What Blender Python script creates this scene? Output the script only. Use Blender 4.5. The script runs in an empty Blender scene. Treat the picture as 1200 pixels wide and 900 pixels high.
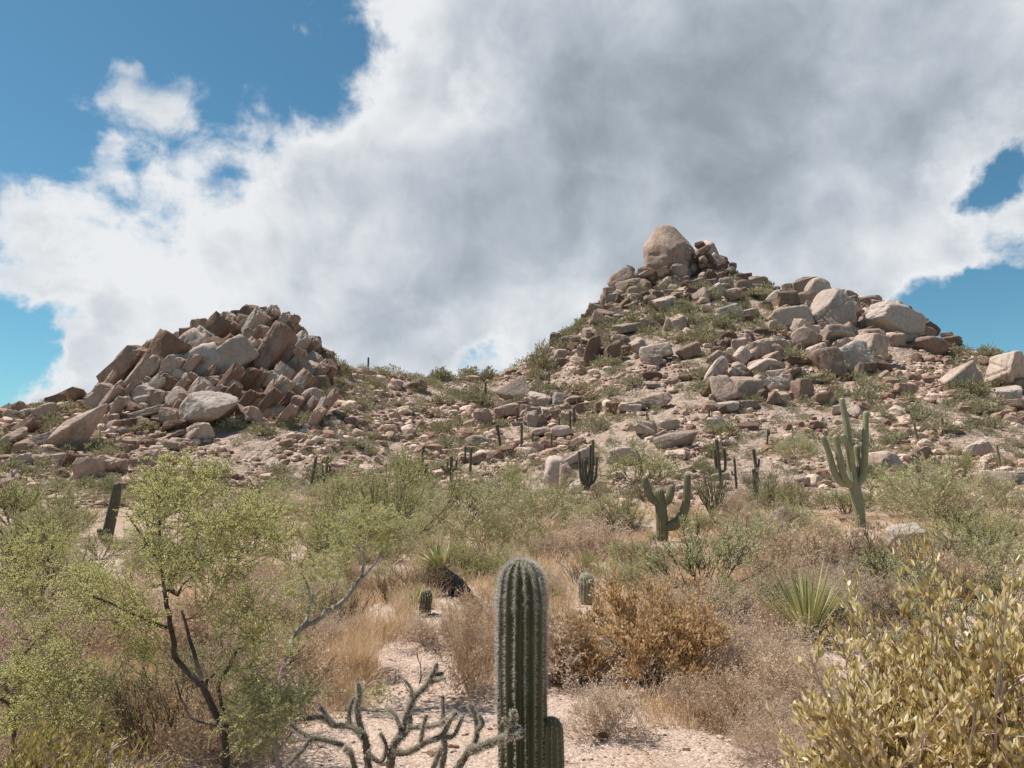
import bpy, bmesh, math
import numpy as np
from mathutils import Vector, Matrix
rng = np.random.default_rng(11)
C = bpy.context.scene.collection
SC = bpy.context.scene
PI = math.pi

# ------------------------------------------------------------------ camera geometry
F = 880.0                      # focal length in photo pixels (1200 wide)
PITCH = math.atan(110 / F)
CP, SP = math.cos(PITCH), math.sin(PITCH)
ZC = 1.65
def uv(px, py):                # pixel -> (X/Y, dZ/Y)
    xc, yc = (np.asarray(px, float) - 600) / F, (450 - np.asarray(py, float)) / F
    den = CP - yc * SP
    return xc / den, (SP + yc * CP) / den
def at(px, py, Y):
    u, t = uv(px, py)
    return np.array([u * Y, Y, ZC + t * Y])
def pxsize(p):                 # metres per photo pixel at a point
    return (p[1] * CP + (p[2] - ZC) * SP) / F
def dirpx(px, py):
    u, t = uv(px, py); v = np.array([u, 1.0, t]); return v / np.linalg.norm(v)

# ------------------------------------------------------------------ noise
def _h(ix, iy, iz):
    n = (ix.astype(np.int64) * 374761393 + iy.astype(np.int64) * 668265263 + iz.astype(np.int64) * 2147483647) & 0xffffffff
    n = ((n ^ (n >> 13)) * 1274126177) & 0xffffffff
    n = ((n ^ (n >> 16)) * 2246822519) & 0xffffffff
    return ((n ^ (n >> 15)) & 0xffff) / 32767.5 - 1.0
def noise3(p):
    i = np.floor(p); f = p - i; f = f * f * (3 - 2 * f); i = i.astype(np.int64)
    x, y, z = i[:, 0], i[:, 1], i[:, 2]; fx, fy, fz = f[:, 0], f[:, 1], f[:, 2]
    def L(dy, dz): return _h(x, y + dy, z + dz) * (1 - fx) + _h(x + 1, y + dy, z + dz) * fx
    a = L(0, 0) * (1 - fy) + L(1, 0) * fy; b = L(0, 1) * (1 - fy) + L(1, 1) * fy
    return a * (1 - fz) + b * fz
def fbm(p, octs=4, gain=.5):
    s = 0; a = 1.0; q = np.array(p, float)
    for o in range(octs):
        s = s + a * noise3(q); q = q * 2.03 + 17.3; a *= gain
    return s
def sstep(a, b, x):
    t = np.clip((x - a) / (b - a), 0, 1); return t * t * (3 - 2 * t)

# ------------------------------------------------------------------ terrain
SKY = [(-200,490),(0,480),(60,468),(110,463),(150,442),(200,412),(260,388),(300,380),(345,392),(380,421),(410,430),(450,435),(500,443),(540,443),
       (575,440),(600,432),(640,412),(665,394),(690,376),(715,355),(740,342),(785,328),(830,322),(860,328),(900,342),(930,354),(955,356),(1000,367),
       (1050,377),(1080,390),(1110,402),(1130,409),(1160,413),(1200,420),(1400,440)]
MIDP = [(-200,520),(0,512),(110,495),(150,488),(300,480),(380,476),(410,470),(500,487),(600,478),(660,455),(715,418),(785,392),(830,388),(900,400),(950,405),
        (1050,432),(1130,450),(1200,466),(1400,480)]
DEP = [(-200,110),(0,125),(150,140),(300,150),(390,156),(450,190),(520,205),(600,215),(700,240),(785,260),(860,255),(950,240),(1050,225),(1200,200),(1400,190)]
_us, _ts = uv(*np.array(SKY).T); _o = np.argsort(_us); _us, _ts = _us[_o], _ts[_o]
_um, _tm = uv(*np.array(MIDP).T); _o = np.argsort(_um); _um, _tm = _um[_o], _tm[_o]
_ud = (np.array(DEP)[:, 0] - 600) / F; _dd = np.array(DEP)[:, 1]
Y0 = 56.0
def hill(x, y):
    yy = np.maximum(y, 1.0); u = x / yy
    ts = np.interp(u, _us, _ts); tm = np.interp(u, _um, _tm); D = np.interp(u, _ud, _dd)
    t0 = (-0.1 - ZC) / Y0
    t = (y - Y0) / (D - Y0)
    e = np.where(t < .7, t0 + (tm - t0) * (t / .7), tm + (ts - tm) * (t - .7) / .3)
    z = ZC + yy * e
    zs = ZC + D * ts
    z = np.where(y > D, zs - .5 * (y - D), z)
    amp = sstep(0, .12, t) * (1 - .6 * sstep(.9, 1, t))
    p = np.stack([x, y, np.zeros_like(x)], 1)
    z = z + amp * (1.1 * fbm(p / 14, 3) + .45 * fbm(p / 3.1 + 40, 3))
    z = np.where(np.abs(u) > .95, z - (np.abs(u) - .95) * y * .5, z)
    return np.where(y < Y0 - 4, -5.0, z)
def bank(x, y):                # the little eroded sand ledge
    w = np.exp(-(((x + .95) / .66) ** 4)); yy = y + .08 * np.sin(x * 9) + .05 * np.sin(x * 23)
    return w * (.38 * sstep(6.28, 6.42, yy) + .62 * sstep(6.45, 8.0, yy)) * (1 - sstep(8.3, 11, y))
def flat(x, y):
    p = np.stack([x, y, np.zeros_like(x)], 1)
    z = -.75 * sstep(9, 27, y) * (1 - sstep(40, 66, y)) + .35 * sstep(45, 70, y)
    z = z + .10 * fbm(p / 4.0, 2) * sstep(1, 8, np.abs(y)) + .025 * fbm(p / .7 + 9, 3)
    return z + .36 * bank(x, y)
def H(x, y):
    x = np.atleast_1d(np.asarray(x, float)); y = np.atleast_1d(np.asarray(y, float))
    return np.maximum(flat(x, y), hill(x, y))
_gu = np.linspace(-1.15, 1.15, 1151); _gy = np.geomspace(1.8, 300, 620)
_X, _Y = np.meshgrid(_gu, _gy, indexing='ij')
_E = ((H((_X * _Y).ravel(), _Y.ravel()).reshape(_X.shape)) - ZC) / _Y
_EM = np.maximum.accumulate(_E, 1)
def hit(px, py):               # first ground point seen through a pixel -> (Y or None)
    u, t = uv(px, py)
    row = _EM[int(np.clip(round((float(u) + 1.15) / .002), 0, 1150))]
    j = int(np.searchsorted(row, float(t)))
    if j >= len(_gy): return None
    if j == 0: return float(_gy[0])
    a, b = row[j - 1], row[j]; f = (float(t) - a) / max(b - a, 1e-9)
    return float(_gy[j - 1] + f * (_gy[j] - _gy[j - 1]))
def skydepth(px): return float(np.interp((px - 600) / F, _ud, _dd))
def ground(px, py):
    Y = hit(px, py)
    if Y is None: Y = skydepth(px) - 1
    u, _ = uv(px, py); x = float(u) * Y
    return np.array([x, Y, float(H(x, Y)[0])])

# ------------------------------------------------------------------ mesh helpers
class MB:
    def __init__(s): s.V = []; s.F = []; s.n = 0; s.A = []
    def add(s, V, *faces, attr=None):
        V = np.asarray(V, float).reshape(-1, 3)
        for f in faces: s.F.append(np.asarray(f, np.int64) + s.n)
        s.V.append(V); s.n += len(V)
        s.A.append(np.zeros(len(V)) if attr is None else attr)
        return s
    def mesh(s, name, mat, smooth=False, attr=None):
        me = bpy.data.meshes.new(name)
        V = np.concatenate(s.V).astype(np.float32)
        nl = np.concatenate([np.full(len(f), f.shape[1], np.int32) for f in s.F if len(f)])
        li = np.concatenate([f.ravel() for f in s.F if len(f)]).astype(np.int32)
        me.vertices.add(len(V)); me.vertices.foreach_set('co', V.ravel())
        me.loops.add(len(li)); me.loops.foreach_set('vertex_index', li)
        me.polygons.add(len(nl))
        st = np.zeros(len(nl), np.int32); st[1:] = np.cumsum(nl)[:-1]
        me.polygons.foreach_set('loop_start', st); me.polygons.foreach_set('loop_total', nl)
        me.polygons.foreach_set('use_smooth', np.full(len(nl), smooth, bool))
        if attr:
            a = me.attributes.new(attr, 'FLOAT', 'POINT'); a.data.foreach_set('value', np.concatenate(s.A).astype(np.float32))
        me.update(calc_edges=True); me.validate()
        for m in (mat if isinstance(mat, (list, tuple)) else [mat]): me.materials.append(m)
        return me
def link(name, data, parent=None, label=None, cat=None, group=None, kind=None, loc=None, rot=None, scale=None):
    o = bpy.data.objects.new(name, data); C.objects.link(o)
    if parent: o.parent = parent
    if label: o['label'] = label
    if cat: o['category'] = cat
    if group: o['group'] = group
    if kind: o['kind'] = kind
    if loc is not None: o.location = [float(v) for v in loc]
    if rot is not None: o.rotation_euler = rot
    if scale is not None: o.scale = scale if hasattr(scale, '__len__') else (scale,) * 3
    return o
def assembly(name, parts, label, cat, group=None, loc=(0, 0, 0), rot=(0, 0, 0), scale=1):
    r = link(name, None, None, label, cat, group, None, loc, rot, scale); r.empty_display_size = .1
    for pn, me in parts: link(pn, me, r)
    return r
def nrm(v): return v / np.maximum(np.linalg.norm(v, axis=-1, keepdims=True), 1e-9)
def rvec(n, r=None): return nrm((r or rng).normal(size=(n, 3)))

# ------------------------------------------------------------------ plants: tubes, growth, leaves
def tubes(mb, P, R, sides=3, attr=None):
    n, k, _ = P.shape
    T = np.gradient(P, axis=1); T = nrm(T)
    ref = np.where(np.abs(T[..., 2:3]) > .9, np.array([1., 0, 0]), np.array([0, 0, 1.]))
    A = nrm(np.cross(T, ref)); B = np.cross(T, A)
    a = np.arange(sides) * 2 * PI / sides
    V = P[:, :, None, :] + R[:, :, None, None] * (A[:, :, None, :] * np.cos(a)[:, None] + B[:, :, None, :] * np.sin(a)[:, None])
    idx = np.arange(n * k * sides).reshape(n, k, sides)
    q = np.stack([idx[:, :-1], np.roll(idx, -1, 2)[:, :-1], np.roll(idx, -1, 2)[:, 1:], idx[:, 1:]], -1).reshape(-1, 4)
    mb.add(V.reshape(-1, 3), q)
def grow(S, D, L, r0, r1, k, wander, up, r):
    n = len(S); L = np.broadcast_to(np.asarray(L, float), (n,)); P = np.zeros((n, k, 3)); P[:, 0] = S; d = nrm(D)
    for i in range(1, k):
        d = nrm(d + r.normal(0, wander, (n, 3)) + np.array([0, 0, up])); P[:, i] = P[:, i - 1] + d * (L / (k - 1))[:, None]
    a = np.broadcast_to(np.asarray(r0, float), (n,)); b = np.broadcast_to(np.asarray(r1, float), (n,))
    return P, a[:, None] + (b - a)[:, None] * np.linspace(0, 1, k)
def sprout(P, m, t0, t1, ang, r, R=None):
    n, k, _ = P.shape; i = np.repeat(np.arange(n), m); t = r.uniform(t0, t1, n * m) * (k - 1)
    j = np.minimum(t.astype(int), k - 2); f = (t - j)[:, None]
    S = P[i, j] * (1 - f) + P[i, j + 1] * f; T = nrm(P[i, j + 1] - P[i, j])
    pp = nrm(np.cross(T, rvec(n * m, r))); a = r.normal(ang, .25, n * m)[:, None]
    D = np.cos(a) * T + np.sin(a) * pp
    if R is None: return S, D
    return S, D, R[i, j]
def leaves(mb, S, D, L, W, r, oval=False, fold=.15):
    n = len(S); L = np.broadcast_to(np.asarray(L, float), (n,))[:, None]; W = np.broadcast_to(np.asarray(W, float), (n,))[:, None]
    D = nrm(D); s = nrm(np.cross(D, rvec(n, r))); N = np.cross(D, s) * W * fold
    if not oval:
        V = np.stack([S, S + D * L * .5 + s * W * .5 + N, S + D * L, S + D * L * .5 - s * W * .5 + N], 1)
        mb.add(V.reshape(-1, 3), np.arange(n * 4).reshape(n, 4))
    else:
        V = np.stack([S, S + D * L * .28 + s * W * .42 + N, S + D * L * .66 + s * W * .45 + N, S + D * L, S + D * L * .66 - s * W * .45 + N, S + D * L * .28 - s * W * .42 + N], 1)
        b = np.arange(n)[:, None] * 6
        mb.add(V.reshape(-1, 3), np.concatenate([b + np.array([0, 1, 2, 3]), b + np.array([0, 3, 4, 5])]))

# ------------------------------------------------------------------ node helpers
def new_mat(name):
    m = bpy.data.materials.new(name); m.use_nodes = True; nt = m.node_tree; nt.nodes.clear()
    out = nt.nodes.new('ShaderNodeOutputMaterial'); return m, nt, out
def N(nt, typ, ins=None, **kw):
    n = nt.nodes.new('ShaderNode' + typ)
    for k, v in kw.items(): setattr(n, k, v)
    for k, v in (ins or {}).items():
        s = n.inputs[k]
        if isinstance(v, bpy.types.NodeSocket): nt.links.new(v, s)
        else: s.default_value = v
    return n
def mth(nt, op, a, b=0.0, c=None, clamp=False):
    ins = {0: a, 1: b}
    if c is not None: ins[2] = c
    return N(nt, 'Math', ins, operation=op, use_clamp=clamp).outputs[0]
def mixc(nt, f, a, b, mode='MIX'):
    n = N(nt, 'Mix', None, data_type='RGBA', blend_type=mode)
    for s, v in ((n.inputs[0], f), (n.inputs[6], a), (n.inputs[7], b)):
        if isinstance(v, bpy.types.NodeSocket): nt.links.new(v, s)
        elif hasattr(v, '__len__'): s.default_value = (*v, 1)[:4]
        else: s.default_value = v
    return n.outputs[2]
def ramp(nt, f, stops, interp='LINEAR'):
    n = nt.nodes.new('ShaderNodeValToRGB'); nt.links.new(f, n.inputs[0]); cr = n.color_ramp; cr.interpolation = interp
    while len(cr.elements) < len(stops): cr.elements.new(.5)
    for e, (p, c) in zip(cr.elements, stops): e.position = p; e.color = (*c, 1) if len(c) == 3 else c
    return n.outputs[0]
def mrange(nt, v, a, b, c=0., d=1., smooth=False):
    return N(nt, 'MapRange', {0: v, 1: a, 2: b, 3: c, 4: d}, interpolation_type='SMOOTHSTEP' if smooth else 'LINEAR').outputs[0]
def noise(nt, vec, scale, detail=4, rough=.55, dist=0.0):
    return N(nt, 'TexNoise', {'Vector': vec, 'Scale': scale, 'Detail': detail, 'Roughness': rough, 'Distortion': dist})
def diffuse(nt, out, col, bump=None, rough=.9, spec=.2):
    b = N(nt, 'BsdfPrincipled', {'Base Color': col, 'Roughness': rough, 'Specular IOR Level': spec})
    if bump is not None: nt.links.new(bump, b.inputs['Normal'])
    nt.links.new(b.outputs[0], out.inputs[0]); return b
def bump(nt, h, strength, dist, normal=None):
    ins = {'Height': h, 'Strength': strength, 'Distance': dist}
    if normal is not None: ins['Normal'] = normal
    return N(nt, 'Bump', ins).outputs[0]

# ------------------------------------------------------------------ materials
def rock_mat(name, cols, dark=.35, island=False, darkcol=(.10, .062, .045)):
    m, nt, out = new_mat(name)
    pos = N(nt, 'NewGeometry').outputs['Position']
    rnd = N(nt, 'NewGeometry').outputs['Random Per Island'] if island else N(nt, 'ObjectInfo').outputs['Random']
    n1 = noise(nt, pos, .22, 5, .6).outputs[0]
    n2 = noise(nt, pos, 1.3, 8, .68).outputs[0]
    f = mth(nt, 'ADD', mth(nt, 'MULTIPLY', mth(nt, 'SUBTRACT', rnd, .5), .75), mth(nt, 'ADD', mth(nt, 'MULTIPLY', n1, .9), mth(nt, 'MULTIPLY', n2, .5)))
    f = mth(nt, 'SUBTRACT', f, .2)
    k = len(cols); col = ramp(nt, f, [(.25 + .5 * i / (k - 1), c) for i, c in enumerate(cols)])
    # desert varnish: downward streaks and blotches
    mp = N(nt, 'Mapping', {'Vector': pos, 'Scale': (1.1, 1.1, .22)}).outputs[0]
    st = noise(nt, mp, .9, 6, .62).outputs[0]
    col = mixc(nt, mrange(nt, st, .5, .72, 0, dark), col, darkcol)
    g = noise(nt, pos, 9., 4, .7).outputs[0]
    col = mixc(nt, 1.0, col, ramp(nt, g, [(.3, (.74, .73, .72)), (.7, (1.18, 1.17, 1.15))]), 'MULTIPLY')
    vor = N(nt, 'TexVoronoi', {'Vector': N(nt, 'Mapping', {'Vector': mixc(nt, .25, pos, noise(nt, pos, .8, 3).outputs[1], 'ADD'), 'Rotation': (.3, .9, .4), 'Scale': (1, 1, .6)}).outputs[0], 'Scale': .42}, feature='DISTANCE_TO_EDGE').outputs[0]
    crack = mrange(nt, vor, 0., .045, 0, 1)
    col = mixc(nt, mth(nt, 'MULTIPLY', mrange(nt, vor, 0., .03, .5, 0.), mrange(nt, n2, .45, .6)), col, darkcol)
    h = mth(nt, 'ADD', mth(nt, 'MULTIPLY', n2, 1.0), mth(nt, 'MULTIPLY', crack, .22))
    h = mth(nt, 'ADD', h, mth(nt, 'MULTIPLY', g, .12))
    diffuse(nt, out, col, bump(nt, h, .85, .35), .92, .15)
    return m
PINK = [(.30, .207, .163), (.43, .315, .255), (.53, .415, .35)]
BROWN = [(.22, .142, .104), (.36, .25, .19), (.46, .345, .28)]
GREY = [(.32, .245, .202), (.43, .345, .295), (.50, .420, .368)]
M_pink = rock_mat('pink_granite', PINK, .45)
M_brown = rock_mat('brown_varnished_granite', BROWN, .6)
M_grey = rock_mat('pale_grey_granite', GREY, .25, darkcol=(.2, .15, .12))
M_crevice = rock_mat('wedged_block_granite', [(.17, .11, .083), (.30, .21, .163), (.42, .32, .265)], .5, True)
M_outcrop = rock_mat('jointed_bedrock', [(.21, .135, .10), (.33, .23, .178), (.43, .32, .262), (.47, .39, .335)], .45, True)
M_rubble = rock_mat('scree_stone', [(.27, .165, .115), (.48, .335, .258), (.64, .49, .395)], .28, True)

def soil_mat():
    m, nt, out = new_mat('hillside_soil')
    pos = N(nt, 'NewGeometry').outputs['Position']
    n1 = noise(nt, pos, .08, 6, .6).outputs[0]; n2 = noise(nt, pos, .9, 8, .7).outputs[0]
    col = ramp(nt, n1, [(.3, (.36, .24, .17)), (.5, (.46, .33, .25)), (.7, (.50, .375, .295))])
    col = mixc(nt, mrange(nt, noise(nt, pos, .35, 6, .65).outputs[0], .5, .66, 0, .5), col, (.19, .17, .085))
    v1 = N(nt, 'TexVoronoi', {'Vector': pos, 'Scale': 1.1, 'Randomness': 1.0}); v2 = N(nt, 'TexVoronoi', {'Vector': pos, 'Scale': 3.3})
    col = mixc(nt, .5, col, mixc(nt, N(nt, 'SeparateColor', {0: v1.outputs[1]}).outputs[0], (.22, .14, .10), (.52, .42, .36)))
    col = mixc(nt, .35, col, mixc(nt, N(nt, 'SeparateColor', {0: v2.outputs[1]}).outputs[0], (.2, .135, .10), (.52, .41, .34)))
    h = mth(nt, 'ADD', mth(nt, 'MULTIPLY', v1.outputs[0], -1.0), mth(nt, 'ADD', mth(nt, 'MULTIPLY', v2.outputs[0], -.4), n2))
    diffuse(nt, out, col, bump(nt, h, 1.0, .5), .95, .1); return m
def sand_mat():
    m, nt, out = new_mat('granite_sand')
    pos = N(nt, 'NewGeometry').outputs['Position']
    n1 = noise(nt, pos, .55, 6, .62).outputs[0]; n2 = noise(nt, pos, 14., 6, .7).outputs[0]; n3 = noise(nt, pos, 3.2, 6, .65).outputs[0]
    col = ramp(nt, n1, [(.32, (.34, .232, .172)), (.5, (.43, .315, .248)), (.68, (.47, .36, .293))])
    col = mixc(nt, mrange(nt, n3, .47, .66, 0, .62), col, (.36, .23, .145))
    v = N(nt, 'TexVoronoi', {'Vector': pos, 'Scale': 60.}); vb = N(nt, 'TexVoronoi', {'Vector': pos, 'Scale': 19.})
    col = mixc(nt, .34, col, mixc(nt, N(nt, 'SeparateColor', {0: v.outputs[1]}).outputs[0], (.20, .13, .10), (.78, .66, .57)))
    col = mixc(nt, mth(nt, 'MULTIPLY', mrange(nt, vb.outputs[0], .22, .3, 1, 0), mrange(nt, noise(nt, pos, 2.1, 3).outputs[0], .45, .6, 0, .6)), col, (.35, .26, .21))
    far = mrange(nt, mth(nt, 'ADD', N(nt, 'SeparateXYZ', {0: pos}).outputs[1], mth(nt, 'MULTIPLY', n1, 16.)), 24, 56, 0, 1, True)
    col = mixc(nt, mth(nt, 'MULTIPLY', far, .75), col, (.34, .24, .165))
    h = mth(nt, 'ADD', mth(nt, 'MULTIPLY', n2, .6), mth(nt, 'ADD', mth(nt, 'MULTIPLY', v.outputs[0], -.35), mth(nt, 'MULTIPLY', vb.outputs[0], -.4)))
    h = mth(nt, 'ADD', h, mth(nt, 'MULTIPLY', n3, 1.6))
    diffuse(nt, out, col, bump(nt, h, .8, .035), .95, .1); return m
M_soil, M_sand = soil_mat(), sand_mat()

def leaf_mat(name, stops, trans=.4, rough=.6, objvar=.25):
    m, nt, out = new_mat(name)
    g = N(nt, 'NewGeometry'); oi = N(nt, 'ObjectInfo')
    f = mth(nt, 'ADD', mth(nt, 'MULTIPLY', g.outputs['Random Per Island'], 1 - objvar), mth(nt, 'MULTIPLY', oi.outputs['Random'], objvar))
    k = len(stops); col = ramp(nt, f, [(i / (k - 1), c) for i, c in enumerate(stops)])
    d = N(nt, 'BsdfDiffuse', {'Color': col}); t = N(nt, 'BsdfTranslucent', {'Color': col})
    gl = N(nt, 'BsdfGlossy', {'Color': (.9, .9, .85, 1), 'Roughness': rough})
    mx = N(nt, 'MixShader', {0: trans}); nt.links.new(d.outputs[0], mx.inputs[1]); nt.links.new(t.outputs[0], mx.inputs[2])
    m2 = N(nt, 'MixShader', {0: .04}); nt.links.new(mx.outputs[0], m2.inputs[1]); nt.links.new(gl.outputs[0], m2.inputs[2])
    nt.links.new(m2.outputs[0], out.inputs[0]); return m
def bark_mat(name, c1, c2, scale=30.):
    m, nt, out = new_mat(name)
    pos = N(nt, 'TexCoord').outputs['Object']
    n = noise(nt, pos, scale, 6, .65).outputs[0]; n1 = noise(nt, pos, scale * .12, 3).outputs[0]
    col = mixc(nt, mrange(nt, mth(nt, 'ADD', mth(nt, 'MULTIPLY', n, .6), mth(nt, 'MULTIPLY', n1, .5)), .4, .7), c1, c2)
    diffuse(nt, out, col, bump(nt, n, .6, .01), .85, .2); return m
M_creo = leaf_mat('creosote_leaf', [(.24, .235, .085), (.37, .355, .14), (.49, .465, .20), (.60, .565, .28)], .36)
M_sage = leaf_mat('grey_green_leaf', [(.27, .26, .115), (.40, .38, .185), (.52, .49, .26), (.62, .585, .35)], .34)
M_verde = leaf_mat('palo_verde_leaf', [(.33, .315, .11), (.50, .475, .175), (.66, .625, .26), (.76, .72, .36)], .42)
M_hillshrub = leaf_mat('hillside_shrub_leaf', [(.19, .17, .088), (.275, .245, .135), (.36, .32, .19), (.45, .40, .265)], .3, objvar=.6)
M_dry = leaf_mat('dry_bursage_leaf', [(.34, .225, .145), (.55, .41, .29), (.70, .55, .41), (.80, .67, .53)], .38)
M_tan = leaf_mat('tan_shrub_leaf', [(.32, .20, .115), (.52, .36, .225), (.68, .51, .34), (.76, .62, .45)], .38)
M_gold = leaf_mat('golden_jojoba_leaf', [(.36, .20, .085), (.58, .37, .17), (.72, .52, .28), (.82, .68, .48)], .45)
M_jojo = leaf_mat('yellowing_jojoba_leaf', [(.34, .19, .07), (.46, .36, .12), (.60, .47, .18), (.76, .60, .30), (.85, .73, .45), (.90, .82, .62)], .45, .45, .1)
M_olive = leaf_mat('olive_jojoba_leaf', [(.24, .20, .045), (.38, .31, .08), (.56, .46, .17)], .3, .45, .1)
M_grass = leaf_mat('dry_straw', [(.46, .28, .14), (.62, .42, .23), (.72, .54, .34), (.76, .64, .48)], .35, objvar=0.)
M_weed = leaf_mat('brown_weed', [(.22, .13, .06), (.38, .24, .115), (.50, .34, .18), (.56, .44, .27)], .3)
M_yucca = leaf_mat('yucca_blade', [(.17, .17, .055), (.31, .31, .11), (.48, .46, .21), (.64, .58, .36)], .15, .4, 0.)
M_deadleaf = leaf_mat('dead_yucca_leaf', [(.045, .032, .026), (.12, .09, .07), (.30, .24, .20)], .1)
M_stem_dark = bark_mat('dark_twig_bark', (.045, .034, .027), (.15, .115, .09))
M_stem_grey = bark_mat('grey_twig_bark', (.29, .205, .15), (.56, .44, .34))
M_stem_green = bark_mat('green_stem_bark', (.10, .10, .045), (.20, .19, .10))
M_deadwood = bark_mat('bleached_deadwood', (.17, .145, .13), (.47, .43, .40), 22.)
M_cholla = bark_mat('cholla_skin', (.055, .042, .028), (.24, .195, .135), 90.)
M_chollaspine = leaf_mat('cholla_spine', [(.46, .42, .33), (.74, .69, .58)], .3)
M_spine = leaf_mat('saguaro_spine', [(.36, .30, .25), (.62, .57, .51), (.78, .74, .70)], .3, objvar=0.)
def cactus_mat(name, skin, skin2, crest):
    m, nt, out = new_mat(name)
    a = N(nt, 'Attribute', None, attribute_name='crest').outputs['Fac']
    pos = N(nt, 'TexCoord').outputs['Object']
    n = noise(nt, pos, 3.0, 5, .6).outputs[0]; n2 = noise(nt, pos, 45., 4, .6).outputs[0]
    bands = noise(nt, N(nt, 'Mapping', {'Vector': pos, 'Scale': (.15, .15, 3.5)}).outputs[0], 1.0, 3, .5).outputs[0]
    col = mixc(nt, mrange(nt, n, .3, .7), skin, skin2)
    col = mixc(nt, mrange(nt, bands, .5, .65, 0, .35), col, skin2)
    col = mixc(nt, mth(nt, 'MULTIPLY', mrange(nt, a, .80, .97), mrange(nt, n2, .3, .6, .45, 1)), col, crest)
    sc = noise(nt, N(nt, 'Mapping', {'Vector': pos, 'Scale': (1, 1, .5)}).outputs[0], 8., 5, .6).outputs[0]
    col = mixc(nt, mrange(nt, sc, .60, .66, 0, .75), col, (.21, .155, .10))
    diffuse(nt, out, col, bump(nt, n2, .25, .01), .55, .35); return m
M_sag = cactus_mat('saguaro_skin', (.066, .072, .030), (.125, .118, .055), (.34, .28, .19))
M_sagpale = cactus_mat('pale_saguaro_skin', (.20, .20, .105), (.30, .285, .17), (.42, .38, .28))
M_sagdark = cactus_mat('dark_saguaro_skin', (.062, .054, .034), (.105, .092, .056), (.15, .12, .09))
M_sagmid = cactus_mat('olive_saguaro_skin', (.115, .11, .055), (.19, .175, .095), (.34, .30, .21))
SUN_E, EXPO, CLOUD_EDGE = 5.0, 0.42, .30
# ------------------------------------------------------------------ setting: ground, hills
def grid_mesh(name, X, Y, Z, mat):
    a, b = X.shape; idx = np.arange(a * b).reshape(a, b)
    q = np.stack([idx[:-1, :-1], idx[1:, :-1], idx[1:, 1:], idx[:-1, 1:]], -1).reshape(-1, 4)
    return MB().add(np.stack([X, Y, Z], -1), q).mesh(name, mat, True)
sx = np.arange(-6.3, 6.3001, .014); sy = np.arange(-2.4, 6.3, .014)
gx, gy = np.meshgrid(3 * np.sinh(sx), 3 * np.sinh(sy), indexing='ij')
gz = flat(gx.ravel(), gy.ravel()).reshape(gx.shape)
lip = np.exp(-(((gx + 1.0) / .60) ** 4)) * sstep(6.26, 6.5, gy) * (1 - sstep(6.5, 7.1, gy))
link('ground', grid_mesh('ground', gx, gy - .13 * lip, gz, M_sand), kind='structure')
hu = np.linspace(-1.2, 1.2, 900)
hy = np.concatenate([np.linspace(53, 285, 430), np.geomspace(287, 640, 60)])
U, Yh = np.meshgrid(hu, hy, indexing='ij')
hz = hill((U * Yh).ravel(), Yh.ravel()).reshape(U.shape)
link('hills', grid_mesh('hills', U * Yh, Yh, hz, M_soil), kind='structure')

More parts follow.
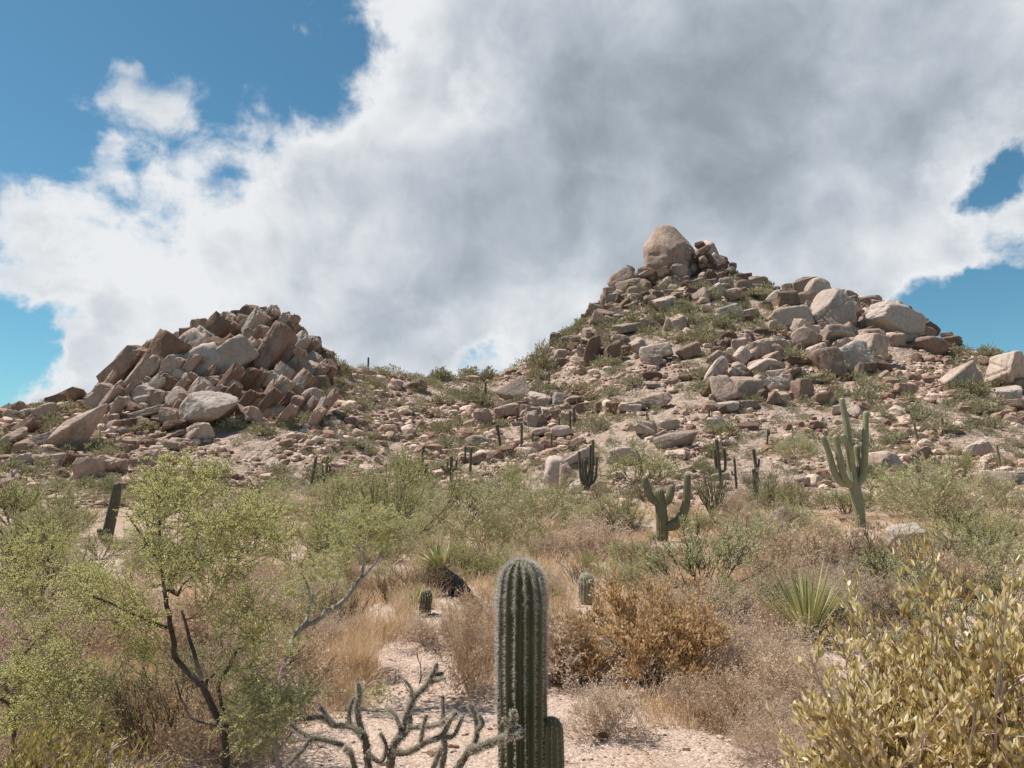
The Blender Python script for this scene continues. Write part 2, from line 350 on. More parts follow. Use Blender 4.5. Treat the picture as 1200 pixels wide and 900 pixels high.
# ------------------------------------------------------------------ rocks
_ico = {}
def ico(s):
    if s not in _ico:
        bm = bmesh.new(); bmesh.ops.create_icosphere(bm, subdivisions=s, radius=1)
        bm.verts.ensure_lookup_table()
        _ico[s] = (np.array([v.co[:] for v in bm.verts]), np.array([[v.index for v in f.verts] for f in bm.faces])); bm.free()
    return _ico[s]
def rock_shape(seed, sub=3, planes=6, p=36., kind='block', detail=.035):
    r = np.random.default_rng(seed); d, f = ico(sub)
    if kind == 'block':
        n = np.concatenate([np.eye(3), -np.eye(3)]) + r.normal(0, .20, (6, 3)); h = r.uniform(.60, .80, 6)
        n2 = rvec(planes, r); n = nrm(np.concatenate([n, n2])); h = np.concatenate([h, r.uniform(.80, 1.0, planes)])
    elif kind == 'round':
        n = rvec(planes + 8, r); h = r.uniform(.74, 1.0, planes + 8); p = p * .45
    elif kind == 'slab':                              # joint block: clean parallel faces
        n = nrm(np.concatenate([np.eye(3), -np.eye(3)]) + r.normal(0, .09, (6, 3))); h = r.uniform(.66, .74, 6); p = 48.
        n2 = rvec(3, r); n = np.concatenate([n, n2]); h = np.concatenate([h, r.uniform(.84, 1.0, 3)])
    else:                                             # dome: egg with a narrow flat top, bulging right of the middle
        z = d[:, 2]; hd = d[:, :2] / np.maximum(np.linalg.norm(d[:, :2], axis=1, keepdims=True), 1e-6)
        pr = np.interp(z, [-1, -.97, -.85, -.6, -.3, 0, .3, .6, .82, .93, .985, 1], [.0, .58, .78, .95, 1.0, .93, .77, .56, .40, .30, .20, 0])
        V = np.concatenate([hd * pr[:, None], np.clip(z, -.92, .97)[:, None]], 1)
        V[:, 0] += .10 * np.exp(-((z + .35) / .35) ** 2) * (hd[:, 0] > 0) * hd[:, 0] + .05 * (1 - z)
        for _ in range(16):
            nn = nrm(r.normal(size=3) * np.array([1, 1, .18])); q = V @ nn; c = np.quantile(q, r.uniform(.92, .975)); V = V - np.maximum(q - c, 0)[:, None] * nn * .85
        o = r.uniform(-50, 50, 3); V = V * (1 + .03 * fbm(V * 2.2 + o, 3) + .018 * fbm(V * 8 + o, 3))[:, None]
        for nn, c in ((np.array([.85, .1, .5]), .12), (np.array([.1, .1, 1.]), -.38)):
            q = V @ nn - c + .07 * fbm(V * 2.5 + o + 9, 2); V = V * (1 - .06 * np.exp(-(q / .03) ** 2))[:, None]
        mn, mx = V.min(0), V.max(0); return (V - (mn + mx) / 2) / ((mx - mn) / 2), f
    a = np.maximum(d @ n.T, 0) / h
    R = np.maximum((a ** p).sum(1), 1e-6) ** (-1 / p)
    V = d * np.minimum(R, 1.5)[:, None]
    o = r.uniform(-50, 50, 3)
    V = V * (1 + detail * fbm(V * 1.7 + o, 3) + detail * .5 * fbm(V * 6 + o, 3))[:, None]
    if sub >= 4:                                       # joints cut across the big ones
        for _ in range(6):
            nn = nrm(r.normal(size=3)); c = r.uniform(-.6, .6)
            q = V @ nn - c + .05 * fbm(V * 2.5 + o + 9, 2)
            V = V * (1 - .07 * np.exp(-(q / .022) ** 2))[:, None]
    mn, mx = V.min(0), V.max(0)
    return (V - (mn + mx) / 2) / ((mx - mn) / 2), f
def rock_mesh(seed, mat, sub=3, kind='block', name='boulder', **kw):
    V, f = rock_shape(seed, sub, kind=kind, **kw)
    return MB().add(V, f).mesh(name, mat, sub >= 4)
PSHAPE = {k: [rock_shape(100 * i + (0 if k == 'block' else 3), 3, 5, 36., k) for i in range(9)] for k in ('block', 'round', 'slab')}
PROTO = {(c, k): [MB().add(*PSHAPE[k][i]).mesh('boulder', m) for i in range(9)] for c, m in (('p', M_pink), ('b', M_brown), ('g', M_grey)) for k in ('block', 'round', 'slab')}
MATS = {'p': M_pink, 'b': M_brown, 'g': M_grey}
ROCKN = [0]
ZONE = {'left': ('brown weathered granite block jointed into the left outcrop', 'granite blocks of the left outcrop'),
        'leftfoot': ('tilted granite slab lying on the low slope under the left outcrop', 'slabs under the left outcrop'),
        'saddle': ('pinkish granite boulder on the scree between the two rocky summits', 'boulders on the saddle slope'),
        'peak': ('pinkish granite boulder piled on the slope of the tall right peak', 'boulders on the tall peak'),
        'shoulder': ('pink granite boulder heaped along the right shoulder of the peak', 'boulders along the right shoulder'),
        'foot': ('pale boulder sitting at the foot of the hill among desert shrubs', 'boulders at the hill foot')}
def zone_of(px, py):
    if py > 540: return 'foot'
    if px < 395: return 'left' if (py < 478 and px > 112) else 'leftfoot'
    if px < 625: return 'saddle'
    if px < 900 and not (px > 820 and py > 385): return 'peak'
    return 'shoulder'
def rock(cx, cy, w, h, ang=0., col='p', kind='block', label=None, back=0., depth=.8, hero=0, seed=None, yd=None, lean=0.):
    """cx,cy,w,h in photo pixels; ang = tilt of the long axis in the picture, degrees anticlockwise"""
    ROCKN[0] += 1; i = ROCKN[0]; r = np.random.default_rng(i * 31 + 5)
    hh = (abs(h * math.cos(math.radians(ang))) + abs(w * math.sin(math.radians(ang)))) / 2
    Y = yd
    if Y is None:
        Y = hit(cx, cy + hh * .72); Y = skydepth(cx) if Y is None else Y
    Y += back
    p = at(cx, cy, Y); s = pxsize(p)
    sc = np.array([w * s / 2, depth * (w + h) / 2 * s / 2, h * s / 2])
    p[1] += sc[1] * .35
    z = zone_of(cx, cy); g = None
    L_ = z == 'left'
    if L_ and kind == 'block' or (L_ and hero == 4): kind = 'slab'
    if label is None: label, g = ZONE[z]
    R = Matrix.Rotation(math.radians(-ang), 4, 'Y') @ Matrix.Rotation(math.radians(lean) + r.normal(0, .05 if L_ else .12), 4, 'X') @ Matrix.Rotation(r.normal(.12, .06) if L_ else r.normal(0, .3), 4, 'Z')
    QUEUE.append((1e9 if hero or g is None else w * h, p, R, sc, col, kind, hero, seed or i * 13, label, g, i))
QUEUE = []
Z1 = lambda x, y: (x / 3, 340 + y / 3)
Z2 = lambda x, y: (350 + x / 3.4286, 380 + y / 3.4286)
Z3 = lambda x, y: (620 + x / 3.913, 250 + y / 3.913)
Z4 = lambda x, y: (880 + x / 3.6, 310 + y / 3.6)
Z5 = lambda x, y: (600 + x / 4, 440 + y / 4)
Z6 = lambda x, y: (880 + x / 3.75, 440 + y / 3.75)
def batch(Z, k, rows):
    for row in rows:
        x, y, w, h = row[:4]; kw = dict(row[5]) if len(row) > 5 else {}
        a = row[4] if len(row) > 4 else 0
        cx, cy = Z(x, y); rock(cx, cy, w / k * (1.32 if Z in (Z3, Z4) and not kw.get('yd') else 1.2), h / k * (1.28 if Z in (Z3, Z4) and not kw.get('yd') else 1.2), a, **kw)
b_, g_ = dict(col='b'), dict(col='g')
# left outcrop (leaning joint blocks)
batch(Z1, 3, [
 (430, 275, 175, 62, 50, dict(col='b', label='dark slab leaning on the left edge of the left outcrop')),
 (505, 300, 150, 60, 55, b_), (552, 255, 190, 80, 60, dict(col='b', label='dark brown jointed slab second from the left edge of the outcrop', hero=4)),
 (505, 225, 60, 50, 30, b_), (560, 195, 70, 50, 20, b_), (612, 180, 40, 50, 20, b_), (470, 235, 70, 40, 40, b_),
 (640, 225, 165, 85, 55, dict(col='p', label='tall pink slab in the middle of the left outcrop', hero=4)),
 (590, 290, 150, 50, 60, b_), (610, 320, 90, 40, 50, dict(col='p')), (655, 285, 130, 36, 55, b_),
 (700, 260, 140, 90, 40, dict(col='g', label='grey brown slab left of the pale grey slab on the outcrop', hero=4)),
 (740, 165, 150, 60, 58, b_), (790, 150, 110, 50, 60, b_),
 (805, 245, 160, 100, 42, dict(col='g', kind='round', label='smooth pale grey slab high on the left outcrop', hero=4)),
 (880, 130, 95, 80, -8, dict(col='p', label='broad square block just below the top of the left outcrop', hero=4)), (890, 175, 70, 55, -20, dict(col='p')),
 (940, 235, 210, 62, 62, dict(col='p', label='long pink slab standing steeply right of the pale grey slab', hero=4)),
 (915, 240, 80, 60, 30, b_), (860, 275, 80, 50, 40, b_),
 (1000, 250, 120, 70, 68, dict(col='p')), (985, 310, 90, 60, 60, dict(col='p')), (1035, 285, 110, 60, 62, b_), (1030, 360, 70, 50, 10, b_),
 (1105, 330, 80, 60, 10, b_), (1100, 375, 70, 60, 5, dict(col='b', kind='round', label='rounded brown block at the lower right corner of the left outcrop')),
 (1070, 300, 110, 50, 60, b_), (1120, 220, 70, 45, -30, b_), (1105, 180, 40, 35, 0, b_), (1140, 250, 60, 60, 10, b_), (1060, 210, 70, 50, 40, b_), (1090, 260, 60, 50, 20, b_),
 (695, 122, 48, 40, 0, dict(col='b', label='small upright block perched on the left crest of the outcrop')), (655, 150, 46, 36, 10, b_),
 (830, 88, 40, 30, 0, b_), (885, 85, 44, 50, 5, b_), (915, 85, 40, 50, 5, b_), (955, 92, 50, 48, 0, b_), (1005, 100, 26, 44, 10, b_), (770, 108, 40, 22, 10, b_), (960, 130, 60, 50, 0, dict(col='p')), (1000, 150, 60, 60, 30, b_),
 (810, 320, 85, 55, 10, dict(col='p')), (700, 335, 120, 40, 15, b_), (670, 350, 90, 30, 20, dict(col='p')),
 (720, 408, 180, 110, 28, dict(col='g', kind='round', label='large smooth pale grey slab at the foot of the left outcrop', hero=5, depth=.9)),
 (890, 385, 100, 50, -5, b_), (870, 440, 90, 55, 10, b_), (950, 430, 80, 50, 0, b_), (1018, 432, 50, 50, 10, dict(col='p', kind='round')), (820, 380, 60, 50, 20, b_), (890, 410, 50, 60, 20, dict(col='p')),
 (275, 480, 190, 95, 38, dict(col='p', kind='round', label='big smooth brown boulder low on the left shoulder of the outcrop', hero=5)), (350, 375, 100, 55, 50, b_), (410, 360, 60, 40, 30, b_), (330, 470, 60, 60, 10, b_),
 (150, 530, 80, 45, 15, dict(col='g')), (85, 545, 80, 40, 15, b_), (200, 595, 90, 30, 5, dict(col='g')), (310, 632, 90, 70, 5, dict(col='p')), (395, 615, 75, 52, -15, dict(col='b')), (510, 600, 90, 55, 10, dict(col='p')),
 (700, 500, 75, 60, 15, dict(col='p')), (600, 450, 60, 70, 10, b_), (540, 385, 120, 40, 12, dict(col='g')), (520, 430, 120, 30, 15, dict(col='g')), (610, 470, 80, 30, 20, b_), (450, 470, 60, 30, 10, b_), (250, 370, 70, 40, 25, b_), (200, 385, 70, 35, 20, b_), (60, 420, 60, 40, 20, b_), (30, 440, 50, 35, 20, dict(col='p')),
 (120, 600, 80, 40, 8, b_), (50, 600, 90, 36, 12, dict(col='g')), (90, 480, 90, 40, 30, b_), (40, 520, 90, 50, 25, b_), (150, 430, 70, 50, 20, b_), (490, 350, 70, 40, 20, b_)])
# bedrock core of the left outcrop: tightly jointed leaning blocks that have never come apart, one body
r = np.random.default_rng(404); mb = MB()
OUT = np.array([(100, 474), (120, 456), (136, 440), (156, 422), (187, 407), (207, 398), (230, 386), (262, 379), (290, 374), (320, 376), (342, 391), (362, 409), (376, 424), (381, 442), (376, 460), (366, 472), (330, 483), (280, 480), (215, 482), (170, 476), (130, 480)], float)
def inside(x, y, pts):
    ins = False; j = len(pts) - 1
    for i in range(len(pts)):
        if (pts[i][1] > y) != (pts[j][1] > y) and x < (pts[j][0] - pts[i][0]) * (y - pts[i][1]) / (pts[j][1] - pts[i][1]) + pts[i][0]: ins = not ins
        j = i
    return ins
ds, dt = np.array([math.cos(.99), -math.sin(.99)]), np.array([math.sin(.99), math.cos(.99)]); cen = np.array([255., 425.])
tops = lambda x: float(np.interp(x, [100, 152, 205, 262, 300, 346, 390], [465, 414, 388, 368, 362, 380, 420]))
t = -200.
while t < 200:
    tw_ = r.uniform(9, 20); q0 = -200 + r.uniform(0, 20)
    while q0 < 200:
        ln = r.uniform(18, 62); c = cen + ds * (q0 + ln / 2) + dt * (t + tw_ / 2)
        if inside(c[0], c[1], OUT):
            f = np.clip((486 - c[1]) / (486 - tops(c[0])), 0, 1); Yb = (hit(c[0], 488) or 135) * (1 - f) + (skydepth(c[0]) - .5) * f + r.normal(.9, .4)
            p = at(c[0], c[1], Yb); sp_ = pxsize(p); V, fc = PSHAPE['slab'][r.integers(9)]
            Rm = Matrix.Rotation(-.99 + r.normal(0, .05), 4, 'Y') @ Matrix.Rotation(r.normal(-.12, .06), 4, 'X') @ Matrix.Rotation(r.normal(.1, .07), 4, 'Z')
            mb.add((V * np.array([ln * .60, 11., tw_ * .64]) * sp_) @ np.array(Rm.to_3x3()).T + p + np.array([0, 7. * sp_, 0]), fc)
        q0 += ln + .4
    t += tw_ + .3
link('rock_outcrop', mb.mesh('rock_outcrop', M_outcrop), None, 'jointed brown bedrock forming the body of the left hilltop', 'rock outcrop')
# fill of the left outcrop
r = np.random.default_rng(5)
for _ in range(120):
    cx = r.uniform(122, 384); top = np.interp(cx, [115, 150, 200, 260, 300, 345, 388], [450, 418, 399, 376, 370, 384, 422]); cy = r.uniform(top + 4, 492 if cx > 200 else 480)
    rock(cx, cy, r.uniform(18, 44), r.uniform(8, 14), r.normal(56, 5) if r.random() < .85 else r.normal(-30, 8), 'bbbbppg'[r.integers(7)], back=r.uniform(-.4, .6))
def fill(n, poly, wr, hr, ang, cols, back=(-.2, 1.)):
    pts = np.array(poly, float); mn, mx = pts.min(0), pts.max(0); k = 0
    while k < n:
        x, y = r.uniform(mn[0], mx[0]), r.uniform(mn[1], mx[1]); ins = False; j = len(pts) - 1
        for i in range(len(pts)):
            if (pts[i][1] > y) != (pts[j][1] > y) and x < (pts[j][0] - pts[i][0]) * (y - pts[i][1]) / (pts[j][1] - pts[i][1]) + pts[i][0]: ins = not ins
            j = i
        if not ins: continue
        k += 1; rock(x, y, r.uniform(*wr), r.uniform(*hr), r.normal(ang, 16), cols[r.integers(len(cols))], 'round' if r.random() < .25 else 'block', back=r.uniform(*back))
fill(60, [(700, 352), (725, 330), (755, 318), (815, 312), (860, 318), (900, 335), (905, 345), (860, 345), (800, 352), (740, 358)], (9, 22), (7, 15), 10, 'ppgb')
fill(26, [(806, 292), (822, 286), (838, 294), (866, 318), (870, 326), (812, 326)], (7, 17), (6, 14), 25, 'ppb', (-3., 0.))
fill(70, [(905, 345), (940, 335), (1000, 348), (1060, 360), (1100, 392), (1110, 405), (1060, 400), (1035, 440), (960, 445), (930, 400), (900, 380)], (12, 30), (9, 20), 5, 'ppgpb')
fill(55, [(822, 440), (845, 400), (880, 385), (925, 400), (925, 470), (900, 485), (830, 482)], (11, 26), (8, 18), 5, 'ppb')
fill(45, [(640, 410), (670, 388), (715, 345), (730, 350), (720, 385), (730, 415), (690, 425), (650, 425)], (8, 20), (6, 14), -8, 'ppb')
fill(30, [(580, 470), (640, 450), (690, 470), (670, 490), (600, 500)], (8, 24), (6, 15), 8, 'pgp')
fill(45, [(0, 480), (60, 462), (115, 455), (190, 480), (240, 500), (180, 545), (90, 560), (0, 575)], (12, 34), (7, 16), 14, 'pgbb')
# tall right peak
batch(Z3, 3.913, [
 (650, 158, 192, 196, 0, dict(col='p', kind='dome', label='huge egg shaped summit rock on top of the tall peak', hero=5, depth=1.0, seed=77, yd=258)),
 (822, 182, 92, 124, 12, dict(col='p', kind='block', seed=4243, label='tilted pinnacle block just right of the summit rock', hero=4, yd=261)), (790, 148, 40, 40, 20, dict(col='b', yd=260)),
 (850, 250, 130, 84, -25, dict(col='p', yd=259)), (905, 275, 95, 62, -28, dict(col='p', yd=258)), (864, 226, 96, 92, -24, dict(col='p', yd=259.5)), (880, 215, 50, 40, -30, dict(col='b', yd=260)), (935, 250, 30, 40, -10, dict(col='p', yd=260)), (830, 280, 70, 60, 30, dict(col='b', yd=257)),
 (430, 296, 118, 66, 33, dict(col='p', label='slanting flat topped block on the left arm of the summit', hero=4, yd=255)), (540, 288, 92, 74, -15, dict(col='b', yd=255)), (462, 262, 40, 40, 0, dict(col='p', yd=256)),
 (385, 378, 98, 74, 15, dict(col='p', kind='round', label='rounded pinkish boulder at the left end of the summit pile', yd=252)), (480, 348, 128, 90, 8, dict(col='g', kind='round', label='round pale grey boulder below and left of the summit rock', hero=4, yd=252)), (545, 360, 70, 66, 0, dict(col='g', yd=251)),
 (635, 332, 76, 78, 0, dict(col='g', kind='round', label='round pale block directly under the summit rock', hero=4, yd=251)), (690, 268, 68, 56, 0, dict(col='g', yd=252.5)), (615, 275, 72, 44, 12, dict(col='p', yd=252.5)), (715, 325, 44, 52, 0, dict(col='g', yd=251.5)), (682, 325, 36, 52, 0, dict(col='g', yd=251.5)), (593, 365, 40, 62, 0, dict(col='p', kind='round', yd=251)), (697, 371, 72, 46, 0, dict(col='g', kind='round', yd=250.5)), (650, 382, 60, 30, 0, dict(col='g', yd=250.5)), (745, 355, 30, 40, 0, dict(col='p', yd=251)), (640, 300, 60, 30, 0, dict(col='g', yd=253)), (760, 270, 110, 120, 10, dict(col='b', kind='slab', yd=262)),
 (795, 374, 74, 66, 5, dict(col='p', kind='round')), (852, 358, 58, 62, 10, dict(col='p')), (900, 345, 50, 40, 0, {}), (940, 370, 70, 50, 20, {}), (620, 412, 95, 60, 12, dict(col='p')), (1000, 290, 40, 30, 0, b_), (1040, 310, 60, 50, 10, b_), (1075, 325, 50, 40, -20, b_), (985, 330, 60, 40, 10, {}),
 (925, 450, 90, 52, 18, dict(col='g', label='pale flat slab resting on the grassy slope right of the summit', hero=4)), (1000, 457, 82, 36, 4, dict(col='g')), (1005, 485, 40, 30, 0, {}), (550, 507, 90, 34, -4, dict(col='p')), (685, 502, 56, 72, 15, b_), (455, 527, 115, 40, 6, dict(col='g')), (640, 505, 30, 60, -10, b_), (600, 500, 40, 30, 0, {}),
 (296, 632, 54, 128, -14, dict(col='b', label='tall dark pillar leaning on the left flank of the peak', hero=4)), (335, 585, 56, 92, -5, b_), (382, 632, 54, 96, -8, dict(col='b', label='dark upright block beside the leaning pillar on the left flank')), (330, 650, 40, 50, 0, b_), (420, 590, 70, 60, 10, b_), (502, 610, 56, 72, 25, b_), (440, 630, 40, 40, 0, {}), (330, 540, 50, 22, 0, b_), (265, 690, 50, 30, 0, {}),
 (590, 632, 116, 62, 14, dict(col='p', label='pale wedge shaped boulder alone in the middle of the peak slope', hero=4)), (580, 680, 50, 40, 20, {}), (730, 630, 90, 60, 10, {}), (560, 748, 80, 38, 0, dict(col='g')), (720, 752, 60, 26, 10, dict(col='g')), (570, 790, 60, 25, 0, {}), (470, 770, 40, 20, 0, {}),
 (590, 858, 100, 56, 18, dict(col='p', label='tilted flat boulder low in the middle of the peak slope', hero=4)), (40, 862, 95, 60, -8, {}), (140, 852, 72, 66, -10, dict(col='g')), (265, 885, 100, 40, 10, {}), (470, 885, 100, 40, 5, {}), (345, 880, 70, 40, 10, {}),
 (195, 580, 70, 36, 10, {}), (330, 480, 60, 90, -30, {}), (290, 450, 50, 70, -30, {}), (150, 640, 60, 40, 10, {}), (80, 690, 50, 30, 0, b_), (120, 580, 40, 50, -10, {}),
 (1062, 632, 120, 92, 4, dict(col='p', kind='round', label='rounded tan block on top of the jointed stack right of the slope', hero=4)), (970, 655, 70, 66, 25, dict(col='p')), (1135, 640, 46, 74, 0, dict(col='p')),
 (1075, 712, 148, 78, 0, dict(col='p', kind='round', label='wide tan block in the middle of the jointed stack', hero=4)), (966, 720, 74, 70, 5, dict(col='p', kind='round')), (1125, 725, 60, 60, 0, b_),
 (903, 812, 96, 118, 5, dict(col='p', label='tall pinkish block at the bottom left of the jointed stack', hero=4)), (1003, 802, 116, 96, -4, dict(col='p', label='square block at the bottom of the jointed stack', hero=4)), (860, 722, 44, 110, -35, dict(col='p')), (835, 790, 40, 90, -30, dict(col='b')), (850, 660, 70, 40, 25, {}), (870, 640, 60, 50, 0, {}), (1140, 785, 90, 60, 5, dict(col='g')), (900, 885, 110, 44, 5, dict(col='g')), (1000, 880, 90, 40, 0, dict(col='p')), (1060, 780, 30, 60, -35, dict(col='p')), (1060, 555, 60, 50, 0, {}), (1000, 580, 60, 40, 20, {}), (1110, 560, 40, 40, 0, {}), (960, 600, 50, 70, -20, {})])
# right shoulder
batch(Z4, 3.6, [
 (240, 95, 100, 70, 10, dict(col='g')), (290, 110, 90, 92, -10, dict(col='p', kind='round', label='rounded boulder topping the middle crest of the right shoulder', hero=4)), (350, 182, 165, 118, 42, dict(col='g', label='large leaning slab with a shaded right edge on the shoulder crest', hero=5)),
 (395, 235, 90, 80, 0, dict(col='g')), (180, 222, 130, 84, 15, dict(col='g', label='pale broad boulder left of the large leaning slab', hero=4)), (150, 160, 92, 80, 10, dict(col='b')), (240, 148, 66, 50, 0, dict(col='b')), (260, 205, 50, 90, 0, b_), (100, 110, 40, 30, 0, {}), (30, 80, 70, 50, 10, b_), (60, 85, 40, 40, 0, b_),
 (240, 312, 116, 82, 5, dict(col='p', kind='round')), (370, 300, 150, 70, 12, dict(col='g', label='pale grey block in the middle of the right shoulder', hero=4)), (320, 270, 70, 40, 10, g_), (410, 335, 60, 40, 20, g_),
 (490, 172, 66, 54, -20, {}), (520, 212, 50, 44, 0, {}), (440, 150, 50, 40, -20, {}), (420, 130, 50, 30, -20, {}), (460, 210, 50, 40, 0, {}), (540, 165, 60, 40, -10, {}), (525, 262, 60, 50, 10, {}), (490, 240, 50, 40, 0, {}), (420, 165, 40, 50, 0, {}),
 (615, 240, 170, 100, -30, dict(col='g', label='broad slab sloping down to the right along the shoulder ridge', hero=5)), (610, 175, 80, 56, -15, dict(col='p', kind='round')), (690, 272, 140, 42, -18, dict(col='p')), (700, 245, 70, 30, -15, {}), (760, 270, 60, 40, -20, {}), (720, 240, 50, 30, 0, {}), (830, 298, 40, 20, 0, {}), (640, 305, 60, 40, 0, g_), (700, 310, 60, 30, 0, {}), (650, 210, 60, 40, -40, {}),
 (760, 345, 112, 66, 0, dict(col='p', kind='round', label='rounded pink boulder in front of a dark flat slab on the right ridge', hero=4)), (820, 328, 104, 46, 0, dict(col='b', label='dark flat slab behind the rounded pink boulder on the right ridge')),
 (512, 350, 92, 116, -20, dict(col='p', label='tall pink boulder right of the grey split boulder on the shoulder', hero=4)), (440, 392, 108, 110, 15, dict(col='g', label='grey split boulder in the middle of the shoulder', hero=5)), (342, 412, 88, 116, 15, dict(col='p', kind='block', label='tan upright boulder left of the grey split boulder', hero=4)), (290, 385, 70, 84, 10, dict(col='p')), (505, 292, 116, 46, 8, dict(col='p')), (500, 440, 50, 50, 0, b_), (465, 445, 30, 50, 0, g_), (530, 420, 40, 60, 0, b_), (560, 470, 50, 30, 20, g_),
 (110, 355, 70, 84, 0, dict(col='p')), (40, 362, 100, 84, 5, dict(col='p', kind='round')), (110, 462, 70, 50, 0, b_), (110, 512, 100, 44, 5, dict(col='g')), (222, 526, 74, 86, 20, dict(col='p', label='oval tilted boulder at the lower left of the shoulder', hero=4)), (30, 510, 60, 60, 40, g_), (180, 460, 90, 40, 10, {}), (170, 410, 60, 40, 0, {}), (270, 480, 60, 40, 0, g_),
 (880, 472, 128, 72, 20, dict(col='p', label='pink angular boulder alone on the right slope', hero=4)), (1095, 450, 190, 118, -8, dict(col='p', kind='block', label='largest pink boulder at the right edge of the hillside', hero=5)), (1092, 548, 84, 66, 0, dict(col='g')), (1140, 515, 46, 60, 0, dict(col='p')), (1015, 405, 76, 32, 0, b_), (655, 525, 72, 46, -10, b_), (625, 548, 60, 34, 0, g_), (440, 622, 82, 50, 0, dict(col='p', kind='round')), (560, 840, 150, 90, 0, dict(col='p', kind='round', label='low broad pink boulder behind the tall many armed saguaro', hero=4)), (715, 805, 80, 50, 30, {}), (960, 778, 92, 60, 10, dict(col='p', kind='round')), (750, 485, 40, 30, 0, g_), (1090, 590, 100, 36, 0, {}), (910, 600, 60, 40, 0, g_), (370, 615, 40, 40, 0, b_), (310, 565, 80, 40, 10, {})])
# boulders of the lower slope
batch(Z5, 4, [
 (25, 82, 96, 72, 10, dict(col='g')), (120, 128, 100, 66, -15, dict(col='p')), (225, 112, 84, 62, 8, dict(col='g')), (682, 112, 104, 54, 22, dict(col='p')), (560, 148, 92, 46, -5, {}), (365, 145, 76, 38, 0, {}), (98, 198, 60, 76, 10, g_), (430, 135, 60, 50, 20, {}), (350, 115, 80, 30, 5, {}),
 (770, 305, 180, 62, 6, dict(col='g', label='long pale slab high above the broken armed saguaro', hero=4)), (700, 280, 56, 38, 10, b_), (735, 230, 90, 50, 10, g_), (615, 255, 100, 40, -15, {}), (520, 372, 160, 76, 12, dict(col='p', label='flat topped ledge boulder with a shaded face above the bright green bush', hero=4)),
 (205, 460, 110, 132, -22, dict(col='p', label='big split boulder with a dark right face beside the clustered saguaro', hero=4)), (238, 465, 38, 130, 0, dict(col='b')), (305, 390, 130, 50, 28, dict(col='g')), (100, 342, 84, 50, 0, g_), (310, 515, 76, 58, 5, dict(col='p', kind='round')), (820, 440, 64, 34, 5, g_), (800, 370, 62, 44, -8, {}), (1025, 320, 60, 34, 0, {}), (1110, 240, 90, 36, 0, {}), (210, 645, 84, 66, 0, dict(col='g', label='small blue grey rock among the shrubs left of the broken armed saguaro')), (60, 718, 84, 34, 0, dict(col='g', kind='round')), (595, 712, 116, 36, 4, dict(col='g', kind='round', label='low white boulder just left of the broken armed saguaro trunk')), (640, 250, 70, 50, -20, {}), (300, 320, 80, 30, 25, b_), (980, 470, 70, 40, 0, g_), (300, 560, 60, 36, 0, {}), (270, 640, 40, 24, 0, g_)])
batch(Z2, 3.4286, [(862, 268, 115, 84, 20, dict(col='g', label='pale tilted boulder topping the pile right of the saddle', hero=4)), (965, 312, 88, 60, -15, dict(col='p')), (1055, 300, 76, 66, 5, g_), (836, 352, 96, 58, 8, dict(col='p', label='rounded pink boulder under the pale tilted one beside the saddle')), (742, 378, 60, 66, 0, {}), (940, 370, 60, 66, 0, g_), (712, 470, 84, 46, 0, dict(col='g', kind='round')), (690, 505, 60, 30, 0, {}), (890, 245, 50, 30, 10, b_), (1170, 300, 60, 30, 0, {}), (900, 330, 40, 40, 0, g_), (215, 385, 60, 36, 0, g_), (205, 395, 40, 40, 0, b_), (480, 250, 60, 36, 10, {}), (150, 410, 60, 40, 0, g_), (905, 820, 70, 26, 0, dict(col='g', kind='round')), (850, 655, 70, 24, 0, g_), (1060, 430, 70, 44, 10, g_), (830, 510, 60, 40, 0, {}), (720, 540, 60, 40, 10, {}), (970, 430, 80, 30, 15, {})])
batch(Z6, 3.75, [(590, 385, 150, 84, -5, dict(col='p', kind='round')), (1095, 465, 150, 76, 0, dict(col='g', kind='round', label='smooth whitish pink boulder at the right edge among shrubs', hero=4)), (140, 635, 210, 90, 8, dict(col='g', kind='round', label='smooth pale boulder half buried left of the tall many armed saguaro', hero=4)), (680, 712, 150, 70, 10, dict(col='g', label='pale broken boulder right of the tall many armed saguaro base', hero=4)), (1185, 452, 70, 60, 0, g_), (1080, 552, 100, 30, 0, g_), (420, 630, 70, 30, 0, g_), (230, 470, 60, 40, 0, g_), (890, 375, 70, 50, 0, {}), (500, 535, 50, 40, 0, g_)])
batch(lambda x, y: (250 + x / 4, 540 + y / 4), 4, [(368, 195, 105, 34, -4, dict(col='g', kind='round')), (240, 242, 60, 34, 0, dict(col='g', kind='round')), (505, 352, 66, 30, 0, g_), (105, 165, 60, 50, 0, g_), (1030, 240, 50, 36, 0, g_), (130, 760, 4, 4, 0, {})][:5])

# the 290 rocks that show largest are things of their own; the small fry packed between them is one object
QUEUE.sort(key=lambda q: -q[0])
for _, p, R, sc, col, kind, hero, seed, label, g, i in QUEUE[:290]:
    me = rock_mesh(seed, MATS[col], hero, kind) if hero else PROTO[(col, kind)][i % 9]
    link('boulder', me, None, label, 'boulder', g, None, p, R.to_euler(), sc)
mb = MB()
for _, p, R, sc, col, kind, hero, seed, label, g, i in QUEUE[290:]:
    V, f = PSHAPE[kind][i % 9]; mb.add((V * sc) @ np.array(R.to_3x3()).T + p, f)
link('rubble', mb.mesh('rubble', M_crevice), None, 'smaller broken blocks wedged between the big boulders of both summits', 'rubble', kind='stuff')

